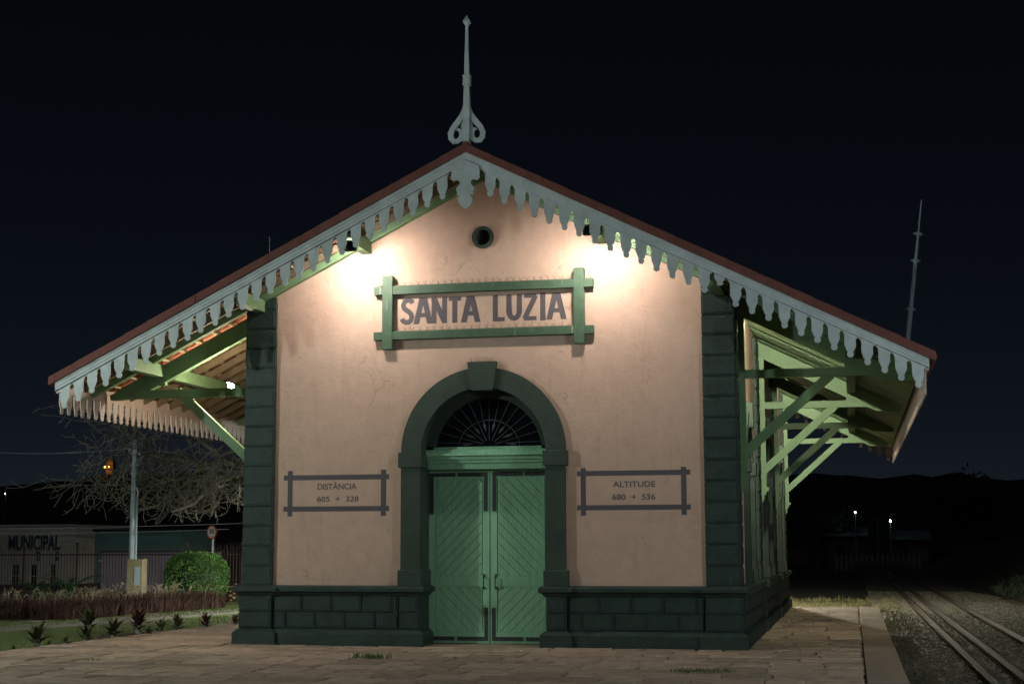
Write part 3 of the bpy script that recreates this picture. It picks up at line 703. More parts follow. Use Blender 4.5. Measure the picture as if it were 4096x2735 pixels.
# brush lettering: strokes as flat painted bands
def stroke_text(s, x0, x1, z0, z1, y, m, parent, w):
    G = {'A':(1.0,[[(0,0),(.42,1)],[(.42,1),(.58,1)],[(.58,1),(1,0)],[(.17,.34),(.83,.34)]]),
     'N':(.95,[[(.09,0),(.09,1)],[(.09,.97),(.86,.03)],[(.86,0),(.86,1)]]),
     'T':(.9,[[(0,.92),(.9,.92)],[(.45,.95),(.45,0)]]),
     'L':(.75,[[(.1,1),(.1,.0)],[(.1,.075),(.75,.075)]]),
     'Z':(.9,[[(.03,.925),(.86,.925)],[(.83,.93),(.06,.07)],[(.0,.075),(.88,.075)]]),
     'I':(.45,[[(.22,.0),(.22,1)],[(.03,.945),(.41,.945)],[(.03,.055),(.41,.055)]]),
     'U':(.92,[[(.1,1),(.1,.36)]+[(.46-.36*math.cos(t*math.pi/8),.38-.29*math.sin(t*math.pi/8)) for t in range(0,9)]+[(.82,.36),(.82,1)]]),
     'S':(.88,[[(.80,.80),(.72,.89),(.58,.925),(.40,.92),(.22,.86),(.13,.745),(.18,.63),(.34,.55),(.54,.48),(.70,.39),(.755,.26),(.68,.14),(.50,.08),(.30,.08),(.13,.13),(.03,.22)]])}
    tot = sum((G[c][0]+.20) if c != ' ' else .55 for c in s); sc = (x1-x0)/(tot-.20); x = x0; hz = z1-z0
    mb = MB(); kk = 0
    for c in s:
        if c == ' ': x += .55*sc; continue
        gw, st = G[c]
        for pl_ in st:
            P2 = [(x+p[0]*sc, z0+p[1]*hz) for p in pl_]
            kk += 1
            thin = w*.82 if len(P2) == 2 and abs(P2[0][1]-P2[1][1]) < .02 else w
            if c == 'A' and pl_[0] == (.42,1): P2 = [(P2[0][0], P2[0][1]-w*.4), (P2[1][0], P2[1][1]-w*.4)]
            if c in 'AN' and abs(P2[0][0]-P2[1][0]) > .02 and abs(P2[0][1]-P2[1][1]) > .1:
                # slanted stroke: cut ends horizontally
                h2 = w*.56; q4 = [(P2[0][0]-h2,P2[0][1]),(P2[0][0]+h2,P2[0][1]),(P2[1][0]+h2,P2[1][1]),(P2[1][0]-h2,P2[1][1])]
                mb.plate([q4], y-.0006*(kk%4)-.001, y, 'xz')
            else: mb.ribbon(P2, [thin]*len(P2), y-.0006*(kk%4)-.001, y)
        x += (gw+.20)*sc
    return mb.obj('lettering', m, parent)
for wd, xa, xb in (('SANTA',-1.425,-.095),('LUZIA',.185,1.375)): stroke_text(wd, xa, xb, 5.343-4.915, 5.790-4.915, -.002, 'paint', sg, .086)
def spikes(mb, x0, x1, y, z, n):
    mb.tube([(x0,y,z+.012),(x1,y,z+.012)], .0035, 4)
    for i in range(n):
        x = x0+(x1-x0)*(i+.5)/n
        for dx, dy in ((-.035,-.03),(.03,-.035),(.0,.02)): mb.tube([(x,y,z+.01),(x+dx+random.uniform(-.02,.02),y+dy,z+random.uniform(.05,.10))], .0026, 3)
mb = MB(); spikes(mb, -1.53, 1.54, -.06, 5.995-4.915, 26); spikes(mb, -1.87, -1.75, -.06, 5.995-4.915, 2); spikes(mb, 1.75, 1.87, -.06, 5.995-4.915, 2); spikes(mb, -1.53, 1.54, -.06, 5.215-4.915, 24); spikes(mb, -1.72,-1.57,-.06,6.17-4.915,2); spikes(mb,1.58,1.72,-.06,6.175-4.915,2)
mb.obj('bird_spikes', 'wire', sg, fix=False)
mb = MB(); spikes(mb, -.22, .22, -.07, 0, 7); tag(mb.obj('bird_spike_strip', 'wire', loc=(0,0,4.657), fix=False), 'tangle of wire bird spikes on top of the keystone', 'bird spikes')
def painted(name, label, x0, x1, v0, v1, zz, lines):
    t = thing(name, label, 'sign', ((x0+x1)/2, 0, zz[0])); ox, oz = (x0+x1)/2, zz[0]
    for a, b in ((zz[1],zz[2]),(zz[3],zz[4])): MB().box(x0-ox, x1-ox, -.002, -.0002, a-oz, b-oz).obj('painted_bar', 'paint', t)
    for a, b in (v0, v1): MB().box(a-ox, b-ox, -.0035, -.0002, zz[0]-oz, zz[5]-oz).obj('painted_bar', 'paint', t)
    for (s, a, b, c, d) in lines: text('lettering', s, a-ox, b-ox, c-oz, d-oz, -.002, 'paint', t, off=.018)
painted('distance_sign', 'grey painted frame on the wall left of the door reading DISTÂNCIA', -3.49, -1.62, (-3.416,-3.331), (-1.765,-1.675), (2.125,2.206,2.292,2.735,2.82,2.895),
    [('DISTÂNCIA',-2.885,-2.19,2.572,2.70),('605  +  328',-2.89,-2.155,2.368,2.46)])
painted('altitude_sign', 'grey painted frame on the wall right of the door reading ALTITUDE', 1.573, 3.424, (1.635,1.718), (3.272,3.357), (2.105,2.19,2.272,2.745,2.828,2.875),
    [('ALTITUDE',2.165,2.858,2.556,2.652),('680  +  536',2.152,2.855,2.352,2.446)])

# ================================================================== LAMPS
def floodlight(x, y, z, label, tilt):
    t = thing('floodlight', label, 'floodlight', (x, y, z), 'floodlights under the gable'); t.rotation_euler = (tilt, 0, 0)
    me = bevbox(.30, .17, .06, .01, 'black', 'housing'); link('housing', me, t, (0,0,.032))
    MB().box(-.125,.125,-.065,.065,-.004,-.001).obj('led_panel', 'flood', t)
    MB().box(-.16,-.150,-.012,.012,-.02,.15).box(.150,.16,-.012,.012,-.02,.15).box(-.16,.16,-.012,.012,.15,.162).obj('bracket', 'black', t)
    f = MB()
    for i in range(7): f.box(-.12+i*.037,-.112+i*.037,-.06,.06,.0605,.082)
    f.obj('cooling_fins', 'black', t)
floodlight(-2.04, -1.0, 6.50, 'black LED floodlight under the left slope of the gable', R(57))
floodlight(2.04, -1.0, 6.58, 'black LED floodlight under the right slope of the gable', R(57))
def garden_flood(x, y, z, top, label, aim, m='garden'):
    t = thing('canopy_floodlight', label, 'lamp', (x, y, z), 'floodlights under the canopies'); t.rotation_euler = Vector(aim).to_track_quat('-Z', 'Y').to_euler()
    link('housing', bevbox(.15, .22, .045, .008, 'white', 'housing'), t, (0,0,.026)); MB().box(-.062,.062,-.095,.095,-.006,-.001).obj('led_panel', m, t)
    MB().tube([(0,0,.045),(0,0,.10)], .012, 6).obj('bracket', 'white', t)
t = thing('canopy_lamp', 'bright bare lamp behind the first truss of the left canopy', 'lamp', (-4.80, .75, 4.455))
MB().sphere((0,0,0), .055, 14, 8, .8).obj('bulb', 'bulb', t, smooth=True); MB().tube([(0,0,.02),(0,-.06,.06),(0,-.22,.06)], [.03,.025,.02], 8).obj('lamp_holder', 'black', t)
garden_flood(-5.33, 14.2, 4.59, 5.0, 'unseen floodlight added in the far bay of the left canopy to light the garden', (-.72,.1,-.68), 'gardenfar')  # added to brighten the bush, pole and bare tree
garden_flood(4.62, .66, 5.34, 5.0, 'floodlight hidden behind the first rafter of the right canopy', (-.15,.92,.28)); garden_flood(4.62, 12.12, 5.34, 5.0, 'floodlight behind the third rafter of the right canopy', (-.15,.92,.28))
def street_lamp(x, y, z0, h, arm, m, label, r=.12, grp=None, head=.35):
    t = thing('street_lamp', label, 'street lamp', (x, y, z0), grp)
    MB().tube([(0,0,0),(0,0,h*.6),(0,0,h)], [.07,.055,.04], 8).obj('pole', 'galv', t)
    MB().tube([(0,0,h-.1),(arm[0]*.5,arm[1]*.5,h+.15),(arm[0],arm[1],h+.12)], .03, 6).obj('arm', 'galv', t)
    MB().box(arm[0]-.12,arm[0]+.12,arm[1]-head/2,arm[1]+head/2,h+.07,h+.16).obj('lamp_head', 'galv', t)
    MB().box(arm[0]-.10,arm[0]+.10,arm[1]-head/2+.03,arm[1]+head/2-.03,h+.055,h+.068).obj('lamp_glass', m, t)
def lantern(x, y, z0, h, r_, m, label):  # posts added outside the frame as fill light on facade and paving
    t = thing('fill_lantern', label, 'street lamp', (x, y, z0), 'unseen fill lanterns around the station')
    MB().tube([(0,0,0),(0,0,.3),(0,0,.32),(0,0,h)], [.14,.14,.085,.055], 10).obj('pole', 'galv', t); MB().sphere((0,0,h+r_+.02), r_, 16, 10).obj('globe', m, t, smooth=True); MB().tube([(0,0,h-.05),(0,0,h+.03)], .12, 10).obj('collar', 'galv', t)
t = thing('hooded_lamp', 'hooded lamp post behind the far gable of the station', 'street lamp', (1.3, 32, -.6))
MB().tube([(0,0,0),(0,0,5.32)], [.08,.05], 8).obj('pole', 'galv', t); MB().sphere((.12,-.45,5.18), .045, 12, 8).obj('bulb', 'streetw', t); MB().add([(.12+.4*math.cos(a*.3927),-.45+.4*math.sin(a*.3927),z) for z in (5.135,5.30) for a in range(16)]+[(.12,-.45,5.40)], [(i,(i+1)%16,16+(i+1)%16,16+i) for i in range(16)]+[(16+i,16+(i+1)%16,32) for i in range(16)]).obj('hood', 'black', t)  # hood added to keep the lamp light off the eave valance
lantern(-14, -9, -.1, 5.9, .2, 'square', 'unseen globe lantern added left of the photographer as fill light')
lantern(14.5, -9, .2, 4.0, .2, 'squarer', 'unseen globe lantern added right of the track as fill light')
# ================================================================== GARDEN
def leafstrip(mb, base, az, L_, w, up0, bend, n=6, fold=.0, tip=.08):
    d = Vector((math.cos(az), math.sin(az), 0)); sdv = Vector((-math.sin(az), math.cos(az), 0)); p = Vector(base); vs = []; el = up0
    for i in range(n+1):
        t = i/n; ww = w*(math.sin(math.pi*min(1, .25+.75*t))**.7 if t < 1 else tip)
        if t > .999: ww = w*tip
        vs += [p-sdv*ww/2+Vector((0,0,fold*ww)), p+sdv*ww/2+Vector((0,0,fold*ww))]
        p = p+(d*math.cos(el)+Vector((0,0,1))*math.sin(el))*(L_/n); el -= bend/n
    mb.add(vs, [(2*i, 2*i+1, 2*i+3, 2*i+2) for i in range(n)])
def bromeliad(x, y, size, kind, label):
    t = thing('bromeliad', label, 'bromeliad', (x, y, -.09), 'bromeliads along the platform edge', random.uniform(0,6))
    n = int(16+size*14)
    core = MB(); core.tube([(0,0,0),(0,0,size*.35)], [.05*size+.02,.03*size+.02], 7).obj('stem', 'bark', t)
    for i in range(n):
        mb = MB(); az = i*2.399+random.uniform(-.15,.15); f = i/n
        leafstrip(mb, (0,0,size*(.12+.22*f)), az, size*random.uniform(.55,.75)*(1-.25*f), size*.13, R(18+62*f), R(random.uniform(25,55)), 5)
        mb.obj('leaf', kind, t, smooth=True, fix=False)
BR = [(-7.5,-.87,.78,'brom','large spreading bromeliad nearest the camera'),(-7.40,.64,.62,'brom','bromeliad with drooping leaves, second large one from the camera'),
 (-9.0,3.8,.85,'brom','tall olive bromeliad standing out in the lawn'),(-7.33,1.55,.78,'brom','bushy bromeliad with pale bent leaves in the middle of the bed'),
 (-8.05,4.05,.85,'bromred','dark red bromeliad at the back of the soil bed'),(-7.15,2.6,.42,'brom','low brown bromeliad between two taller ones'),
 (-7.38,3.65,.55,'brom','upright bromeliad just right of the low brown one'),(-7.30,4.25,.62,'brom','yellowish green bromeliad on the bare lawn edge'),
 (-7.20,5.4,.62,'bromred','reddish vase shaped bromeliad near the building'),(-6.98,6.45,.5,'bromred','small bromeliad half hidden by the building corner'),
 (-7.42,-.05,.34,'brom','small bromeliad shoot between the first and second large ones'),(-7.52,-.45,.26,'brom','tiny bromeliad pup beside the nearest large one'),(-7.48,-1.65,.22,'brom','tiny bromeliad at the left edge of the picture')]
for b in BR: bromeliad(b[0], b[1], b[2]*.82, *b[3:])
def grass_bed(name, label, area, n, h):
    """area: list of (x, y, radius) clump centres"""
    mb = MB(); pm = MB()
    for _ in range(n):
        cx, cy, rr = random.choice(area); a = random.uniform(0, 6.28); r = rr*random.random()**.6; x, y = cx+math.cos(a)*r, cy+math.sin(a)*r
        hh = h*random.uniform(.45, 1.05); az = a+random.uniform(-1,1); d = Vector((math.cos(az), math.sin(az), 0)); w = random.uniform(.005,.010)
        sv = Vector((-d.y, d.x, 0))*w; p0 = Vector((x,y,-.1)); lean = random.uniform(.1,.55)
        p1 = p0+d*hh*lean*.35+Vector((0,0,hh*.6)); p2 = p0+d*hh*lean+Vector((0,0,hh*random.uniform(.75,1.0)))
        mb.add([p0-sv,p0+sv,p1+sv*.8,p1-sv*.8,p2], [(0,1,2,3),(3,2,4)])
        if random.random() < .0055:
            pl = p0+d*hh*lean*1.0+Vector((0,0,h*random.uniform(.85,1.12))); q = pl+d*.09+Vector((0,0,random.uniform(.04,.14))); e = q+d*.07+Vector((0,0,random.uniform(-.05,.05)))
            pm.tube([p1,pl], .003, 3); pm.tube([pl,q,e], [.005,.009,.003], 5)
    t = thing(name, label, 'grass', (area[0][0], area[0][1], -.1))
    for part, m_, nm in ((mb,'purple','blades'),(pm,'plume','plumes')):
        o = part.obj(nm, m_, t, fix=False); o.matrix_parent_inverse = t.matrix_basis.inverted(); stuff(o)
right = [(-12.9-.1*random.random()+.105*i*.5, 9.6+i*.5, .5) for i in range(16)]+[(-13.6+.105*i*.5, 10.3+i*.5, .55) for i in range(15)]
grass_bed('fountain_grass_bed', 'long bed of purple fountain grass with pale plumes along the path', right, 26000, .56)
left = [(-14.2-.5*i, 9.9-.12*i, .5) for i in range(7)]+[(-14.1-.5*i, 10.7, .55) for i in range(7)]
grass_bed('fountain_grass_clump', 'purple fountain grass clump at the left edge of the picture', left, 11000, .58)
# clipped bush
t = thing('clipped_bush', 'rounded clipped green bush behind the purple grass', 'bush', (-13.15, 18.4, -.1))
mb = MB(); core = MB().sphere((0,0,.76), .70, 20, 12, .97).obj('inner_core', 'leafmid', t, smooth=True)  # solid sphere in a darker leaf colour filling the bush
for _ in range(22000):
    u, v = random.uniform(-1,1), random.uniform(0,6.283); sx = math.sqrt(1-u*u)
    nrm = Vector((sx*math.cos(v), sx*math.sin(v), u)); r = random.uniform(.84,1.02)
    f = lambda q: math.copysign(abs(q)**.74, q)
    p = Vector((f(nrm.x)*.88*r, f(nrm.y)*.88*r, .80+f(nrm.z)*.77*r)); p += nrm*.03*noise.noise(p*5)
    s_ = random.uniform(.018,.034); a = (nrm+Vector((random.uniform(-1,1),random.uniform(-1,1),random.uniform(-.6,1.2)))*.8).normalized(); b = a.cross(nrm+Vector((.1,.2,.3))).normalized()
    mb.add([p, p+a*s_+b*s_*.45, p+a*s_*2, p+a*s_-b*s_*.45], [(0,1,2,3)])
stuff(mb.obj('foliage', 'leaf', t, fix=False))
MB().tube([(0,0,0),(0,0,.5)], [.07,.05], 7).obj('trunk', 'bark', t)
# cycad
def cycad(x, y, sc, label):
    t = thing('cycad', label, 'cycad', (x, y, -.1), None)
    MB().tube([(0,0,0),(0,0,.18*sc),(0,0,.32*sc)], [.17*sc,.19*sc,.09*sc], 9).obj('trunk', 'bark', t)
    for i in range(22):
        mb = MB(); az = i*2.399; el = R(68-34*(i%3)); p = Vector((0,0,.28*sc)); d = Vector((math.cos(az), math.sin(az), 0)); sv = Vector((-d.y, d.x, 0)); ln = sc*random.uniform(1.0,1.3); n = 16; pts = []
        for k_ in range(n+1):
            pts.append(p.copy()); p = p+(d*math.cos(el)+Vector((0,0,1))*math.sin(el))*ln/n; el -= R(78)/n
        mb.tube(pts, [.012*(1-j/n*.7) for j in range(n+1)], 4)
        for k_ in range(2, n+1):
            for s in (-1, 1):
                for h_ in (0, .5):
                    if k_ == n and h_: continue
                    q0 = pts[k_].lerp(pts[min(n,k_+1)], h_); l = .19*sc*math.sin(math.pi*min(1,.2+.78*k_/n)); tdir = (pts[min(n,k_+1)]-pts[k_-1]).normalized()
                    e = q0+sv*s*l*.8+tdir*l*.45+Vector((0,0,.04)); w_ = tdir*.012
                    mb.add([q0-w_, q0+w_, e], [(0,1,2)])
        mb.obj('frond', 'cycad', t, fix=False)
cycad(-15.8, 15.6, 1.05, 'cycad palm with arching fronds in front of the yellow meter block')
cycad(-17.4, 16.8, .85, 'smaller cycad palm to the left, partly behind the grass plumes')
# yellow meter block and pole
t = thing('meter_block', 'yellow rendered meter block at the foot of the pole', 'meter block', (-14.72, 17.7, -.1))
me = bevbox(.50,.32,1.38,.015,'yblock','body'); link('body', me, t, (0,0,.69))
MB().box(.0,.18,-.175,-.162,.62,1.16).obj('meter_door', 'galv', t)
t = thing('utility_pole', 'pale steel utility pole rising out of the yellow block', 'pole', (-15.05, 18.0, -.1))
MB().tube([(0,0,0),(0,0,2.5),(0,0,4.94)], [.095,.085,.07], 12).obj('shaft', 'galv', t, smooth=True)
MB().tube([(.13,.0,0),(.125,0,3.2)], .035, 8).obj('conduit', 'galv', t, smooth=True)
MB().tube([(0,0,4.5),(0,0,4.62)], .095, 12).tube([(0,0,3.9),(0,0,4.0)], .10, 12).box(-.12,.16,-.03,.03,4.15,4.2).obj('clamp', 'galv', t)
MB().tube([(.14,-.02,3.2),(.16,-.02,3.35),(.10,-.02,3.5)], .03, 6).sphere((-.16,0,4.62),.04,8,5).sphere((.16,0,4.5),.035,8,5).obj('insulator', 'white', t)
def wire(a, b, sag, label, r=.012):
    a, b = Vector(a), Vector(b); pts = [a.lerp(b, i/16)-Vector((0,0,sag*4*(i/16)*(1-i/16)))-a for i in range(17)]
    tag(MB().tube(pts, r, 4).obj('overhead_wire', 'galv', loc=a), label, 'wire')
wire((-15.05,18.0,4.58), (-27.5,24,5.55), .35, 'single overhead wire running left from the utility pole')
wire((-37,38,2.45), (-22,44,2.75), .06, 'pale wire above the municipal building roof', .018)
wire((-36,39,2.3), (-22,42,2.45), .08, 'lower pale wire above the municipal building roof', .018)
# speed sign
t = thing('speed_sign', 'round red and white 30 speed limit sign on thin post', 'road sign', (-14.63, 23.0, -.1), rz=R(-22))
MB().tube([(0,0,0),(0,0,2.2)], .03, 8).obj('post', 'galv', t)
MB().plate([circ(0,2.22,.235,32)], -.05, -.04, 'xz').obj('red_disc', 'red', t); MB().plate([circ(0,2.22,.185,32)], -.056, -.0505, 'xz').obj('white_disc', 'white', t)
text('lettering', '30', -.115,.115,2.165,2.32,-.0575,'black',t,off=.02); text('lettering', 'km/h', -.05,.05,2.09,2.125,-.0575,'black',t)
# iron fence
t = thing('iron_fence', 'tall dark iron railing fence with hooped tops across the garden', 'fence', (-20, 24, -.14))
MB().box(-12,8.2,-.02,.02,1.50,1.55).obj('rail', 'maroon', t); MB().box(-12,8.2,-.02,.02,.18,.23).obj('rail', 'maroon', t)
MB().box(-12,8.2,-.10,.10,0,.16).obj('kerb', 'post', t)
for i in range(11): MB().tube([(-12+2.0*i,0,0),(-12+2.0*i,0,1.86)], .035, 6).sphere((-12+2.0*i,0,1.9),.055,8,5).obj('post', 'maroon', t)
mb = MB()
for i in range(180):
    x = -12+.112*i; mb.beam((x,0,.1),(x,0,1.74), .018, .018)
    if i % 2: mb.tube([(x,0,1.74),(x+.02,0,1.80),(x+.056,0,1.83),(x+.092,0,1.80),(x+.112,0,1.74)], .009, 4)
stuff(mb.obj('bars', 'maroon', t, fix=False))
# brick wall end
t = thing('brick_pillar', 'short yellow brick pillar just left of the building corner', 'pillar', (-13.95, 24.0-1.6, -.1))
me = bevbox(.235,.235,.062,.006,'brick','brick'); me2 = bevbox(.112,.235,.062,.006,'brick','brick')
for r_ in range(7):
    for c_ in range(3):
        if r_ % 2: link('brick', me, t, (-.24+.245*c_, 0, .04+.074*r_))
        else: link('brick', me2 if c_ == 0 else me, t, (-.30 if c_ == 0 else -.118+.245*(c_-1), 0, .04+.074*r_))
link('coping', bevbox(.84,.30,.05,.008,'post','coping'), t, (.0,0,.55))

# ================================================================== BACKGROUND LEFT
t = thing('municipal_building', 'low pale building with MUNICIPAL in dark letters on its front', 'building', (-38, 45, -.3))
MB().plate([[(-14,-.2),(6.75,-.2),(6.75,2.95),(-14,2.98)]]+[[(a,b),(c,b),(c,d),(a,d)] for a,b,c,d in ((3.35,.0,3.75,1.12),(4.37,.0,4.72,1.12),(5.42,.0,5.77,1.12),(2.3,0,2.7,1.12),(4.63,1.3,4.88,1.76),(5.62,1.3,5.92,1.76))], 0, 6, 'xz').obj('wall', 'mwall', t)
MB().box(-14,6.78,-.05,6.1,2.985,3.07).obj('roof_edge', 'mwall', t)
for (a,b,c,d) in ((3.35,0,3.75,1.12),(4.37,0,4.72,1.12),(5.42,0,5.77,1.12),(2.3,0,2.7,1.12),(4.63,1.3,4.88,1.76),(5.62,1.3,5.92,1.76)):
    w_ = MB().box(a,c,.12,.14,b,d).obj('window', 'glass', t); MB().box(a,c,.08,.11,(b+d)/2-.02,(b+d)/2+.02).box((a+c)/2-.015,(a+c)/2+.015,.08,.11,b,d).obj('glazing_bar', 'mwall', w_)
text('lettering', 'MUNICIPAL', 3.16, 5.95, 1.80, 2.55, -.03, 'letter', t, off=.035)
t = thing('teal_house', 'small teal house beside the municipal building', 'building', (-29, 47, -.3))
MB().plate([[(-2.2,-.1),(2.5,-.1),(2.5,2.75),(-2.2,2.75)],[(-1.9,.35),(-.4,.35),(-.4,1.25),(-1.9,1.25)]], 0, 4, 'xz').obj('wall', 'teal', t)
MB().box(-1.95,-.35,-.08,.05,1.25,1.34).obj('window_sill', 'white', t); MB().box(-1.9,-.4,.2,.22,.35,1.25).obj('window', 'glass', t); MB().box(-2.25,2.6,-.25,4.2,2.75,2.85).obj('roof', 'roofdk', t)
t = thing('garage_wall', 'lavender painted gate wall behind the iron fence', 'wall', (-22.6, 36, -.3))
for i in range(6): MB().box(-2.6+i*.9,-1.72+i*.9,-.03,.06,0,1.72).obj('panel', 'lav', t)
MB().box(-2.7,2.9,-.05,.08,1.725,1.8).obj('top_rail', 'maroon', t)
t = thing('long_shed', 'long dark shed with low roof behind the fence', 'building', (-21, 54, -.3))
MB().box(-9,12,0,7,0,2.35).obj('wall', 'shed', t); MB().plate([[(-.5,2.35),(3.5,3.3),(7.5,2.35),(7.5,2.28),(-.5,2.28)]], -9.4, 12.4, 'yz').obj('roof', 'roofdk', t); t.children[-1].rotation_euler = (0,0,R(0))
for o in list(t.children)[-1:]:
    for v in o.data.vertices: v.co = (v.co.x, v.co.y, v.co.z)
t = thing('dark_house', 'taller dark two storey house behind the long shed', 'building', (-26, 66, -.3))
MB().box(-5,10,0,8,0,3.6).obj('wall', 'shed', t); MB().add([(-5.5,-.4,3.6),(10.5,-.4,3.6),(10.5,8.4,3.6),(-5.5,8.4,3.6),(-2,4,5.0),(7,4,5.0)], [(0,1,5,4),(1,2,5),(2,3,4,5),(3,0,4),(3,2,1,0)]).obj('roof', 'roofdk', t)
for i in range(4): MB().box(-3.8+3.4*i,-2.6+3.4*i,-.03,.0,1.6,2.8).obj('window', 'glass', t)
# ------------------------------------------------------------------ trees
def bare_tree(x, y, label, seed):
    rnd = random.Random(seed); t = thing('bare_tree', label, 'tree', (x, y, -.12)); tr_ = MB(); br = MB(); lf = MB(); tips = []
    def grow(p, d, ln, r, depth):
        n = 7 if depth < 3 else 5; pts = [p.copy()]; rs = [r]; q = p.copy(); dd = d.copy(); droop = (.02, .06, .11, .10, .05, .0)[depth]
        lim = 2.55+.9*rnd.random()**2
        for i in range(n):
            dd = (dd+Vector((rnd.uniform(-1,1),rnd.uniform(-1,1),rnd.uniform(-1,1)))*.30+Vector((0,0,-droop+(.10 if depth >= 3 and i >= 2 else 0)))).normalized()
            if q.z < lim+.5: dd = (dd+Vector((rnd.uniform(-.3,.3),rnd.uniform(-.3,.3),.22))).normalized()
            q = q+dd*ln/n; pts.append(q.copy()); rs.append(r*(1-.60*(i+1)/n))
            if q.z < lim: break
            if q.z > 5.9: dd = (dd+Vector((0,0,-.5))).normalized()
            if depth < 5 and i >= 1:
                for _ in range((2,2,2,2,1)[depth]):
                    if rnd.random() < (.7,.64,.52,.33,.18)[depth]:
                        sdv = dd.orthogonal().normalized(); sdv.rotate(Matrix.Rotation(rnd.uniform(0,6.28), 3, dd)); nd = (dd*.7+sdv*rnd.uniform(.5,1.1)).normalized()
                        grow(q.copy(), nd, ln*rnd.uniform(.46,.70), rs[-1]*.60, depth+1)
        br.tube(pts, [max(v,.0115) for v in rs], 6 if depth < 2 else 3, cap=False)
        if depth >= 3: tips.append(pts[-1])
    trunk = [Vector((0,0,0)), Vector((.12,0,2.0)), Vector((-.05,.05,4.1))]
    tr_.tube(trunk, [.26,.20,.16], 9)
    for a in (180, 200, 160, 222, 138, 170, 250, 110, 340):
        a = R(a+rnd.uniform(-8,8)); grow(trunk[-1].copy()-Vector((0,0,rnd.uniform(0,.5))), Vector((math.cos(a),math.sin(a),rnd.uniform(.18,.75))).normalized(), 3.9*rnd.uniform(.85,1.2), .095, 1)
    tr_.obj('trunk', 'bark', t, smooth=True, fix=False); br.obj('branches', 'bark', t, smooth=True, fix=False)
    cl = [tp for tp in tips if -4 < tp.x < -1 and 3.4 < tp.z < 5.0]; rnd.shuffle(cl)
    for c in cl[:8]:
        for _ in range(30):
            p = c+Vector((rnd.gauss(0,.13),rnd.gauss(0,.13),rnd.gauss(0,.09))); a = Vector((rnd.uniform(-1,1),rnd.uniform(-1,1),rnd.uniform(-.5,.5))).normalized()*.04; b = a.orthogonal().normalized()*.02
            lf.add([p,p+a+b,p+a*2,p+a-b], [(0,1,2,3)])
    stuff(lf.obj('leaves', 'leafyl', t, fix=False)); print('tree faces', len(br.f))
bare_tree(-11.8, 20.5, 'nearly bare tree with drooping tangled twigs beside the station', 11)
def leafy(x, y, h, cr, label, nl, m='leafdk', ls=.16, z0=-.2):
    rnd = random.Random(int(x*13+y)); t = thing('leafy_tree', label, 'tree', (x, y, z0), 'dark trees in the background')
    MB().tube([(0,0,0),(.1,.1,h*.35),(0,.2,h*.6)], [h*.035,h*.025,h*.012], 7).obj('trunk', 'barkdk', t)
    mb = MB(); cs_ = [(Vector((rnd.uniform(-.7,.7)*cr, rnd.uniform(-.7,.7)*cr, h*rnd.uniform(.4,.92))), cr*rnd.uniform(.3,.55)) for _ in range(14)]
    for _ in range(nl):
        c, r = rnd.choice(cs_); d = Vector((rnd.gauss(0,1),rnd.gauss(0,1),rnd.gauss(0,.8))).normalized()*r*rnd.uniform(.6,1.05); p = c+d
        a = Vector((rnd.uniform(-1,1),rnd.uniform(-1,1),rnd.uniform(-1,.4))).normalized()*ls*rnd.uniform(.6,1.3); b = a.orthogonal().normalized()*ls*.4
        mb.add([p,p+a+b,p+a*2,p+a-b], [(0,1,2,3)])
    stuff(mb.obj('crown', m, t, fix=False))
leafy(-36.5, 42.5, 4.2, 1.9, 'small dark tree overhanging the letters of the municipal building', 2600, ls=.10)
leafy(-2, 95, 7, 5, 'dark tree low behind the far end of the platform', 2500, ls=.3, z0=-.6)
leafy(15.5, 130, 8, 5, 'distant dark tree right of the far street lamps', 2000, ls=.35, z0=0)
leafy(3.2, 152, 5.5, 2.5, 'distant tree lit by the far street lamps', 1500, 'leafmid', ls=.25, z0=-.6)
# shrubs on the bank
mb = MB()
for _ in range(1500):
    x = random.uniform(12.8, 19); y = random.uniform(12, 60); z = hgt(x, y)
    tuft_into(mb, x, y, z, 6, random.uniform(.12,.4), .12)
stuff(tag(mb.obj('bank_weeds', 'leafmid', fix=False), 'dry weeds on the bank right of the track', 'weeds'))
mb = MB()
for _ in range(1800):
    x = random.uniform(-6, 7.6); y = 17.9+26*random.random()**1.6; tuft_into(mb, x, y, hgt(min(x,6.2), y) if x < 6.3 else -.66, 5, random.uniform(.05,.22), .12)
stuff(tag(mb.obj('verge_weeds', 'drygrass', fix=False), 'dry grass beyond the far end of the platform', 'weeds'))

# ------------------------------------------------------------------ far church and lights
t = thing('church_tower', 'tiny distant church spire lit orange among the branches', 'church', (-308.5, 596, 30))
MB().box(-1.6,1.6,-1.6,1.6,0,8).obj('tower', 'church', t); MB().add([(-1.7,-1.7,8),(1.7,-1.7,8),(1.7,1.7,8),(-1.7,1.7,8),(0,0,13.6)], [(0,1,4),(1,2,4),(2,3,4),(3,0,4),(3,2,1,0)]).obj('spire', 'church', t)
MB().sphere((-.9,-4.2,6.4),.42,8,6).sphere((1.2,-4.2,6.5),.36,8,6).obj('floodlight', 'sodium', t)
def far_lamp(x, y, z0, h, r, label):
    t = thing('far_street_lamp', label, 'street lamp', (x, y, z0), 'far street lamps')
    MB().tube([(0,0,0),(0,0,h)], [.12,.07], 6).obj('pole', 'post', t); MB().sphere((0,-.22,h),r,10,6,1.1).obj('lamp_globe', 'street', t); MB().tube([(0,0,h-.1),(0,-.2,h+.15)], .04, 5).obj('arm', 'galv', t)
far_lamp(6.27, 150, -.5, 5.77, .085, 'upper of the two bright distant street lamps beyond the track')
far_lamp(9.9, 146, -.5, 4.75, .10, 'right hand bright distant street lamp beyond the track')
far_lamp(1.99, 155, -.5, 4.6, .05, 'faint distant street lamp left of the two bright ones')
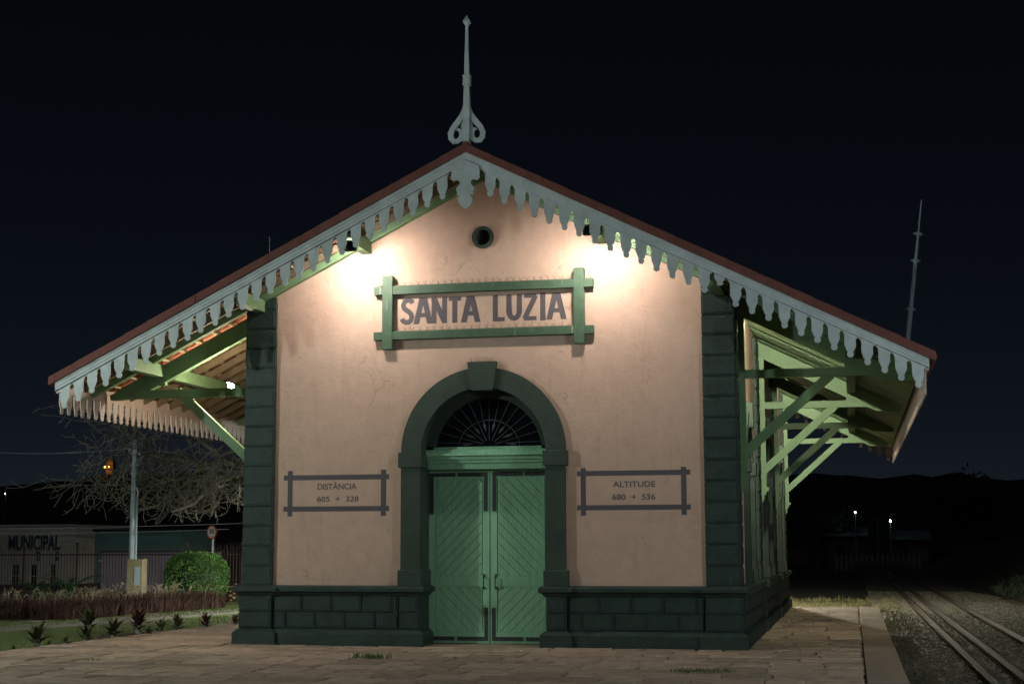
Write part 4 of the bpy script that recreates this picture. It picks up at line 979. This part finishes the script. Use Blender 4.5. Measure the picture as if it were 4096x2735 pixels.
far_lamp(-68.7, 150, 0, 9.85, .06, 'tiny blue white street lamp seen through the bare branches'); far_lamp(-96.7, 150, 0, 8.35, .05, 'tiny blue white street lamp at the far left edge')
t = thing('signal_mast', 'thin bare mast standing at the end of the track', 'mast', (8.2, 122, -.6))
MB().tube([(0,0,0),(0,0,5.2)], [.09,.05], 6).obj('shaft', 'post', t); MB().box(-.5,.5,-.04,.04,4.6,4.68).obj('crossarm', 'post', t)
for i in range(17): tag(MB().box(-.13,.13,-.06,.06,0,1.25+random.uniform(-.08,.08)).add([(-.13,-.06,1.2),(.13,-.06,1.2),(.13,.06,1.2),(-.13,.06,1.2),(0,0,1.5)],[(0,1,4),(1,2,4),(2,3,4),(3,0,4)]).obj('fence_stake', 'post', loc=(4.4+.46*i, 121, -.55+.02*math.sin(i))), 'one of the short pale stakes in a row at the end of the track', 'stake', 'stakes at the end of the track')
mb = MB()
for _ in range(900): tuft_into(mb, random.uniform(6,10.5), random.uniform(117,120.5), -.6, 4, random.uniform(.3,.8), .3)
stuff(tag(mb.obj('far_shrubs', 'leafmid', fix=False), 'low shrubs in front of the row of stakes', 'shrubs'))
def far_house(x, y, w, h, label, m='roofmet'):
    t = thing('far_house', label, 'house', (x, y, -.5), 'far houses beyond the track')
    MB().box(-w,w,0,5,0,h).obj('wall', 'shed', t); MB().add([(-w-.4,-.8,h-.1),(w+.4,-.8,h-.1),(w+.4,2.5,h+.9),(-w-.4,2.5,h+.9),(w+.4,5.4,h-.1),(-w-.4,5.4,h-.1)],[(0,1,2,3),(3,2,4,5)]).obj('roof', m, t)
    MB().box(-w*.5,-w*.1,-.03,0,h*.3,h*.7).obj('shutter', 'roofdk', t)
far_house(5.2, 151, 2.0, 3.3, 'distant house whose roof catches the lamp light'); far_house(12.0, 148, 1.8, 2.9, 'distant house with dim roof right of the far lamps'); far_house(-1.5, 158, 2.4, 2.8, 'distant dark house at the left of the far lamps', 'roofdk')
# masts
t = thing('antenna_mast', 'tall slim leaning sectional antenna mast rising behind the right roof slope', 'mast', (7.22, 18.9, 4.30)); t.rotation_euler = (0, R(7.4), 0)
for a, b, r_ in ((0,3.9,.075),(3.8,5.25,.06),(5.2,6.0,.042),(5.95,6.95,.024)): MB().tube([(0,0,a),(0,0,b)], [r_,r_*.85], 7).obj('section', 'galv', t)
for z_ in (3.85, 5.22, 5.98): MB().tube([(0,0,z_-.04),(0,0,z_+.04)], .085, 8).box(-.13,.13,-.015,.015,z_-.015,z_+.015).obj('collar', 'galv', t)
t = thing('thin_mast', 'short thin mast tip showing above the left roof slope', 'mast', (-11.3, 19.2, -.1))
MB().tube([(0,0,0),(0,0,9.5),(-.05,0,11.2)], [.06,.045,.012], 6).obj('shaft', 'galv', t)
